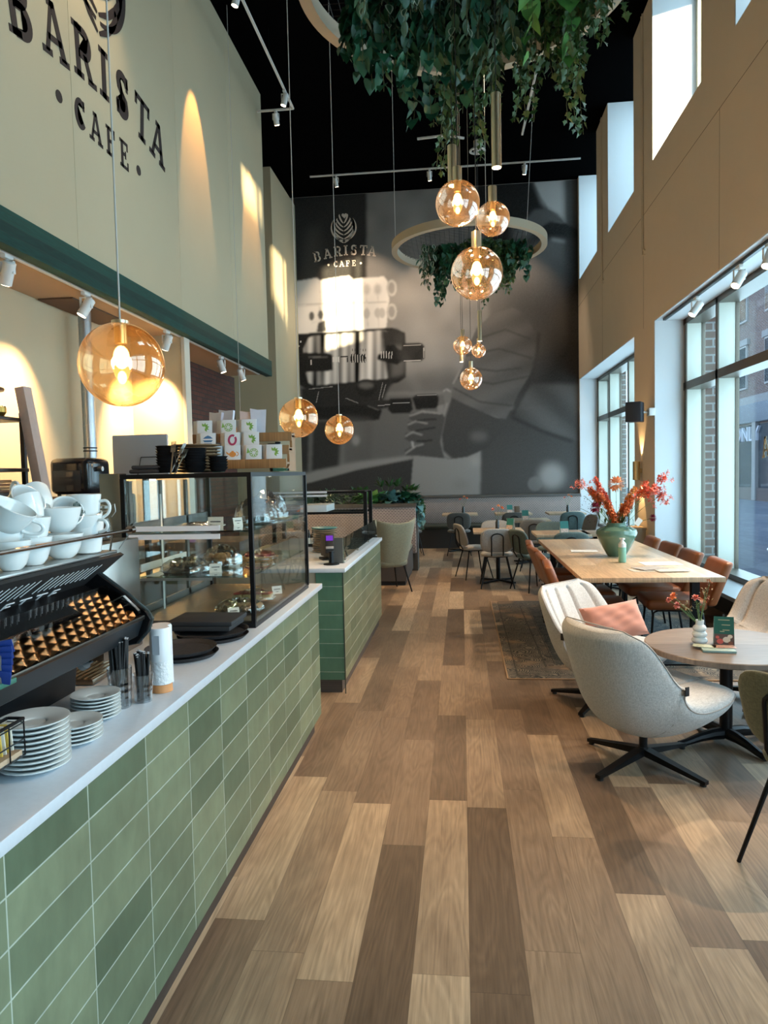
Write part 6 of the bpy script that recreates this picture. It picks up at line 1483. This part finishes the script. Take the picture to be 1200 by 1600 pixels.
for i, (dx, dy, kd, n_, L, sp_, lab) in enumerate(((-.50, 0, 'stripe', 18, .62, .17, 'pale-edged plant at the left of the far ring'), (-.25, .1, 'heart', 20, .85, .20, 'dark heart-leaved plant left of the middle of the far ring'), (.05, .1, 'heart', 18, .80, .22, 'dark leafy plant in the middle of the far ring'),
    (.15, -.1, 'ivy', 20, .85, .22, 'green ivy in the middle of the far ring'), (.42, .05, 'ivy', 20, .80, .18, 'green ivy right of the middle of the far ring'), (.60, 0, 'heart', 16, .55, .16, 'dark leafy plant at the right of the far ring'))):
    trailing(lab, (.14+dx, 9.85+dy, 4.63), kd, n_, L, sp_, 200+i, g2)
# planter greenery
rnd = random.Random(4)
def clump(label, x, y, kd, seed, n_=26, hgt=.16, name='planter_plant', grp=None):
    rr = random.Random(seed); shape, sz, mats, rim, step = KIND[kd]; t = thing(name, label, 'plant', (x, y, 1.10)); lb = B(); vb = B()
    for i in range(n_*4):
        a = rr.uniform(0, 6.28); r_ = .22*sqrt(rr.random()); h_ = hgt*rr.random()*(1.1-r_*2); d = Vector((cos(a), sin(a)*.6, rr.uniform(-.3, .9)))
        leaf(lb, (r_*cos(a), r_*.6*sin(a), .0+h_), d, Vector((0, 0, 1))-d*.3, sz*rr.uniform(.7, 1.2), shape, 0, rim)
        if i % 6 == 0: vb.tube([(r_*.4*cos(a), r_*.3*sin(a), 0), (r_*cos(a), r_*.6*sin(a), h_)], .003, 4, cap=False)
    part('leaves', lb, mats, t, sharp=False); part('stem', vb, vine_m, t, sharp=False); return t
for i, (x, kd, lab) in enumerate(((-2.55, 'heart', 'leafy plant at the left end of the divider planter'), (-2.2, 'stripe', 'pale-edged plant in the divider planter behind the pastry case'), (-1.85, 'ivy', 'green plant in the divider planter behind the second display'), (-1.5, 'pothos', 'bright green moss-like plant in the divider planter'), (-1.15, 'silver', 'silvery succulent-like plant in the divider planter'), (-.9, 'heart', 'dark leafy plant at the right end of the divider planter'))):
    clump(lab, x, 11.75, kd, 300+i)
trailing('silvery green vine hanging over the right end of the divider', (-.76, 11.6, 1.14), 'silver', 12, .55, .08, 320, None, (.03, -.03))
trailing('ivy hanging over the corner of the divider planter', (-.72, 11.7, 1.14), 'ivy', 14, .50, .08, 321, None, (.04, -.03))
def bigleaf(label, x, h_, lean, seed):
    t = thing('monstera', label, 'plant', (x, 11.75, 1.10)); rr = random.Random(seed)
    for k in range(3):
        a = lean+(k-1)*.55; p = [(0, 0, 0), (sin(a)*h_*.4, 0, h_*.55), (sin(a)*h_*.75, -.03, h_*.9)]; part('leaf_stalk', B().tube(p, .004, 6), stem_g, t)
        b = B(); tip = Vector(p[-1])
        for j in range(7):
            u = (j-3)/3; d = Vector((sin(a)*.6+u*.55, -.25, .75-abs(u)*.55)); petal(b, tip-Vector((0, 0, .04)), d, .17*(1-.3*abs(u))*(h_/.3), .055, .15)
        part('leaf_blade', b, leafmat('monstera_leaf', (.02, .07, .02), (.05, .13, .03)) if 'monstera_leaf' not in MC else MC['monstera_leaf'], t, sharp=False)
for lab, x, h_, ln, sd in (('broad-leaved plant rising left of the second display frame', -2.15, .22, -.4, 1), ('spiky dark plant rising in the middle of the divider planter', -1.7, .24, .1, 2), ('tall broad-leaved plant rising near the right end of the divider planter', -1.25, .34, .25, 3), ('single leaning leaf plant at the right end of the divider planter', -.95, .26, .7, 4)): bigleaf(lab, x, h_, ln, sd)
# ------------------------------------------------------------------ track lights
wh = M('white_enamel', (.70, .69, .66), .35)
def track(label, p0, p1, mat_=black_metal, w_=.034): return solo('light_track', B().bar(p0, p1, w_, .03), mat_, label, 'light track')
def spot(label, loc, aim, e, group, drop=.05, ang=50, col=(1, .76, .52), scale=1.0, on=True, mt=None, blend=.55):
    """loc = underside of the track"""
    mt = mt or wh
    t = thing('spotlight', label, 'spotlight', loc, 0, group); a = Vector(aim).normalized(); pv = Vector((0, 0, -drop-.075))
    part('adapter', B().box(-.02, .02, -.05, .05, -.028, 0, .003), mt, t)
    part('yoke', B().cyl((0, 0, -.03), (0, 0, -.045), .012, n=10).box(-.052, -.046, -.015, .015, -drop-.085, -.04).box(.046, .052, -.015, .015, -drop-.085, -.04).box(-.052, .052, -.015, .015, -.046, -.040), mt, t)
    q = Vector((0, 0, 1)).rotation_difference(a).to_matrix().to_4x4()
    hb = B().cyl((0, 0, -.075), (0, 0, .085), .043*scale, n=28).cyl((0, 0, -.085), (0, 0, -.075), .030, .043*scale, n=28); xf(hb, Matrix.Translation(pv) @ q)
    part('head', hb, mt, t)
    lb = B().cyl((0, 0, .084), (0, 0, .088), .036*scale, n=24); xf(lb, Matrix.Translation(pv) @ q); part('lens', lb, lens if on else mt, t)
    if e: spotlight(t, tuple(pv+a*.10), a, e, col, ang, blend, .02)
    return t
track('white light track under the green beam in the niche', (-3.2, 2.5, 3.225), (-3.2, 11.3, 3.225), wh)
gl = 'white spotlights under the green beam'
for y, aim, e, lab in ((3.6, (-.6, .1, -1), 110, 'white spotlight under the green beam nearest the camera'), (4.89, (-.5, .3, -1), 120, 'white spotlight under the green beam at the left picture edge'), (5.97, (-.5, -.3, -1), 110, 'white spotlight under the green beam above the duct'), (7.68, (-.50, .22, -1), 200, 'white spotlight under the green beam before the partition'),
                       (9.48, (.3, .1, -1), 70, 'white spotlight under the green beam in front of the brick bay'), (10.36, (.3, .3, -1), 70, 'white spotlight under the green beam nearest its far end')):
    spot(lab, (-3.2, y, 3.21), aim, e*1.7, gl, ang=82, col=(1, .66, .34), blend=.8)
track('black light track along the head of the big street window', (2.60, 2.0, 3.472), (2.60, 9.6, 3.472))
gq = 'white spotlights along the street window head'
for y, aim, lab in ((8.34, (-.75, -.1, -1), 'white lit spotlight at the window head nearest the pier'), (7.11, (-.65, -.35, -1), 'white lit spotlight at the window head, second from the pier'), (6.45, (-.45, -.35, -1), 'white lit spotlight at the window head at the right picture edge'),
                    (5.3, (-.40, -.15, -1), 'white spotlight at the window head above the round table'), (4.4, (-.75, -.05, -1), 'white spotlight at the window head beside the armchair'), (3.4, (-1.0, .25, -1), 'white spotlight at the window head facing the aisle'), (2.4, (-.9, 0, -1), 'white spotlight at the window head nearest the camera')):
    spot(lab, (2.60, y, 3.455), aim, 70 if 4 < y < 6 else 140, gq, ang=62)
# suspended track at the upper left with two spotlights raking the wall
t = thing('light_track', 'thin white suspended light track high at the upper left', 'light track', (0, 0, 7.30))
part('rail', B().bar((-2.52, 4.0, 0), (-2.52, 11.3, 0), .03, .025).bar((-2.52, 11.3, 0), (-3.12, 11.3, 0), .03, .025), wh, t)
part('wire', B().cyl((-2.52, 5, 0), (-2.52, 5, .38), .002, n=5).cyl((-2.52, 9.9, 0), (-2.52, 9.9, .38), .002, n=5), black_metal, t)
gw_ = 'spotlights on the high left track'
spot('spotlight on the high left track near its corner', (-2.52, 10.75, 7.285), (-.30, .02, -1), 260, gw_, ang=30, col=(1, .52, .16), blend=.35)
spot('spotlight on the short cross piece of the high left track', (-2.80, 11.3, 7.285), (.1, .4, -1), 60, gw_, ang=40)
spot('spotlight on the high left track raking the blank wall', (-2.52, 8.45, 7.285), (-.30, .02, -1), 260, gw_, ang=30, col=(1, .52, .16), blend=.35)
spot('spotlight on the high left track lighting the big lettering', (-2.52, 5.6, 7.285), (-.45, .1, -1), 120, gw_, ang=70, col=(1, .74, .45))
t = thing('light_track', 'long thin light track in front of the mural top', 'light track', (0, 14.35, 7.50)); part('rail', B().bar((-2.9, 0, 0), (2.35, 0, 0), .03, .025), wh, t)
part('wire', B().cyl((-2, 0, 0), (-2, 0, .18), .002, n=5).cyl((1.8, 0, 0), (1.8, 0, .18), .002, n=5), black_metal, t)
for x, aim, lab in ((-2.38, (.1, .45, -1), 'left white spotlight on the track before the mural'), (-.53, (.05, .35, -1), 'middle white spotlight on the track before the mural'), (1.30, (-.1, .35, -1), 'right white spotlight on the track before the mural')):
    spot(lab, (x, 14.35, 7.485), aim, 170, 'spotlights before the mural', ang=75, col=(1, .74, .5), scale=.9)
t = thing('light_track', 'short angled light track high behind the near globes', 'light track', (0, 0, 7.3)); part('rail', B().bar(at_z(652, 217, 7.3)[:2]+(0,), at_z(693, 212, 7.3)[:2]+(0,), .035, .03).bar(at_z(693, 212, 7.3)[:2]+(0,), at_z(725, 216, 7.3)[:2]+(0,), .035, .03), wh, t); part('wire', B().cyl(at_z(693, 212, 7.3)[:2]+(0,), at_z(693, 212, 7.3)[:2]+(.38,), .002, n=5), black_metal, t)
t = thing('light_track', 'slanting light track high on the right behind the plants', 'light track', (0, 0, 7.3)); part('rail', B().bar(at_z(838, 110, 7.3)[:2]+(0,), at_z(816, 210, 7.3)[:2]+(0,), .035, .03), wh, t); part('wire', B().cyl(at_z(827, 160, 7.3)[:2]+(0,), at_z(827, 160, 7.3)[:2]+(.38,), .002, n=5), black_metal, t)
q = at_z(746, 235, 7.5); solo('ceiling_fitting', B().lathe([(.11, -.02), (.15, -.02), (.15, 0), (.11, 0), (.11, -.02)], n=36).cyl((.0, 0, -.03), (0, 0, .17), .07, n=20), wh, 'small round fitting on the black ceiling behind the near globes', 'ceiling fitting', (q[0], q[1], 7.5))  # small ring-shaped ceiling fixture, no beam of its own
# wall speaker, sconce, cables
t = thing('wall_speaker', 'black box speaker on a white bracket by the window pier', 'speaker', at_y(993, 644, 9.75)); t.location.z -= .0
part('cabinet', B().box(-.11, .09, -.10, .10, -.13, .13, .01, X=Euler((0, 0, R(-25))).to_matrix().to_4x4()), M('speaker_black', (.012, .013, .018), .5), t)
part('bracket', B().tube([(.08, .02, 0), (.15, .06, .0), (.21, .04, .0)], .014, 8).box(.17, XR-t.location.x, -.02, .12, -.05, .05, .005), wh, t)
t = thing('wall_sconce', 'brass cylinder wall lamp shining up and down on the pier', 'wall lamp', (XR-.075, 10.43, 1.55))
part('shade', B().lathe([(.045, -.13), (.05, -.13), (.05, .13), (.045, .13), (.045, -.13)], n=30), brass, t); part('mount', B().box(.03, .074, -.02, .02, -.03, .03), brass, t)
part('lens', B().cyl((0, 0, -.01), (0, 0, .01), .040, n=20), lens, t)
spotlight(t, (0, 0, .14), (.22, 0, 1), 20, (1, .62, .25), 60, .5, .01); spotlight(t, (0, 0, -.14), (.22, 0, -1), 20, (1, .62, .25), 60, .5, .01)
for i, (y, z0, lab) in enumerate(((10.30, 4.55, 'pair of thin cables running down the wall between the high windows'), (13.15, 4.9, 'thin cable on the wall between the two farthest high windows'))):
    solo('wall_cable', B().tube([(0, 0, ZC-.01), (0, 0, z0+.1), (0, -.03, z0), (0, -.10, z0-.02)], .011, 6).tube([(0, .06, ZC-.01), (0, .06, z0+.1), (0, .02, z0-.06), (0, -.1, z0-.08)], .009, 6), right_paint, lab, 'cable', (XR-.012, y, 0))
# ================================================================== OUTSIDE, SEEN THROUGH THE STREET WINDOWS
pave = bricks('street_paving', (.15, .18, .22), (.20, .23, .27), (.10, .12, .14), .6, .3, .006, .5, (1, 0), .55, var=.3)
struct('ground_outside', B().box(3.16, 13.2, -20, 60, -.14, -.02), pave)
struct('threshold_outside', B().box(2.9, 3.3, -4.2, 16.2, -.1, .0), M('sill_grey', (.3, .32, .33), .4))
red_brick = bricks('red_brick', (.13, .075, .065), (.18, .105, .085), (.30, .28, .27), .22, .07, .010, .5, (1, 2), .8)
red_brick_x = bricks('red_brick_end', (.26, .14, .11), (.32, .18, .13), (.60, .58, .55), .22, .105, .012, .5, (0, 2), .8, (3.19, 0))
for i, (y0, y1) in enumerate(((9.90, 10.72), (15.9, 16.6), (3.05, 3.85))):
    b = B().box(3.19, 3.52, y0, y1, -.02, 3.9)
    o = struct('wall_pier_outside_%d' % (i+1), b, [red_brick, red_brick_x])
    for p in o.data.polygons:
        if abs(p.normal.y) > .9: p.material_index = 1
lint = M('pale_lintel', (.32, .33, .33), .6); dglass = M('shop_glass', (.03, .045, .06), .06, Specular_IOR_Level=.8)
def house(name, label, y0, y1, H, seedn):
    t = thing(name, label, 'building', (13.0, y0, 0)); L = y1-y0
    part('brick_wall', B().box(.25, 6, 0, L, 0, H) if seedn == 2 else B().prism([(0, 0), (L, 0), (L, 7.0), (L-6.3, 9.3), (0, 9.4)], .25, 1.2, 'x'), red_brick, t)
    part('fascia', B().box(.02, .26, 0, L, 3.5, 4.35, .02), M('fascia_grey', (.20, .24, .28), .5), t)
    part('lintel_band', B().box(.10, .26, 0, L, 4.36, 4.7), lint, t)
    part('plinth', B().box(.12, .26, 0, L, -.02, .55), M('plinth_stone', (.16, .13, .12), .7), t)
    y = .8; k = 0
    while y < L-3:
        if y0+y+2.6 > -25:
            part('shop_window', B().box(.18, .255, y, y+2.8, .56, 3.4), dglass, t); part('pilaster', B().box(.05, .26, y+2.85, y+3.25, 0, 3.5), lint, t)
            for fl in range(int((H-4.8)//3.1)):
                z = 5.1+fl*3.1; w = part('window', B().box(.16, .27, y+.5, y+2.2, z, z+2.0), M('frame_pale', (.45, .46, .45), .5), t); part('pane', B().box(.14, .165, y+.58, y+1.32, z+.08, z+1.92).box(.14, .165, y+1.40, y+2.12, z+.08, z+1.92), dglass, w)
                part('window_lintel', B().box(.12, .27, y+.3, y+2.4, z+2.02, z+2.3), lint, t)
        y += 3.7; k += 1
    return t
house('brick_building', 'unseen low brick shop building across the street behind the camera side', -30, -3.3, 6.8, 1)  # out of view; height and roofline shaped to trim the sun patches indoors
hb_ = house('brick_building', 'tall brick shop building seen through the big street window', -3.2, 58, 15.0, 2)  # unseen near end runs on to keep sun off the farthest high windows
struct('building_end', B().box(2.0, 13.2, 60, 62, -.02, 15), M('far_building', (.16, .16, .17), .7))
signw = M('sign_letter', (.62, .68, .76), .4)
for s_, size, px, py, X_, lab in (('ONLY', .95, 1167, 680, 13.13, 'pale ONLY shop sign on the building across the street'), ('ONL', .72, 1148, 592, 13.21, 'smaller pale ONL lettering higher up on the building across the street')):
    q = at_x(px, py, X_); tb = text_mesh(s_, size, .055); xf(tb, Matrix.Scale(1, 4)); tb = xf(tb, Matrix(((0, 0, -1, 0), (-1, 0, 0, 0), (0, 1, 0, 0), (0, 0, 0, 1))))
    tb.v = [(p_[0], p_[1]*1.15, p_[2]) for p_ in tb.v]
    solo('shop_sign', tb, signw, lab, 'sign', (X_, q[1], q[2]))
# terrace table and chair
t = thing('terrace_table', 'round terrace table outside the big street window', 'table', (3.45, 7.55, 0))
part('tabletop', B().lathe([(0, .71), (.37, .71), (.38, .72), (.38, .735), (0, .74)], n=48), M('terrace_top', (.30, .34, .38), .35), t); part('column', B().cyl((0, 0, 0), (0, 0, .71), .035, n=16), black_metal, t); part('foot', B().cyl((0, 0, -.02), (0, 0, .02), .22, n=32), black_metal, t)
t = thing('terrace_stool', 'dark wooden terrace seat beside the outdoor table', 'chair', (3.55, 7.1, -.02))
part('seat', B().box(-.2, .2, -.2, .2, .60, .66, .01), M('dark_teak', (.05, .045, .045), .7), t)
for sx in (-.17, .17):
    for sy in (-.17, .17): part('leg', B().box(sx-.022, sx+.022, sy-.022, sy+.022, 0, .6), M('dark_teak', (.05, .045, .045), .7), t)
part('stretcher', B().box(-.17, .17, -.18, -.16, .3, .34).box(-.17, .17, .16, .18, .3, .34), M('dark_teak', (.05, .045, .045), .7), t)
t = thing('terrace_chair', 'pale framed terrace chair beyond the outdoor table', 'chair', (3.75, 8.6, -.02), R(20))
part('back', B().box(-.22, .22, -.01, .01, .62, .92), M('pale_webbing', (.35, .36, .32), .7), t); part('frame', B().tube([(-.23, 0, .45), (-.23, 0, .93), (.23, 0, .93), (.23, 0, .45)], .014, 8), M('teal_frame', (.18, .30, .32), .5), t)
part('seat', B().box(-.22, .22, -.42, .0, .43, .46, .01), M('pale_webbing', (.35, .36, .32), .7), t)
for sx in (-.21, .21):
    for sy in (-.40, -.02): part('leg', B().cyl((sx, sy, 0), (sx, sy, .44), .014, n=8), M('teal_frame', (.18, .30, .32), .5), t)
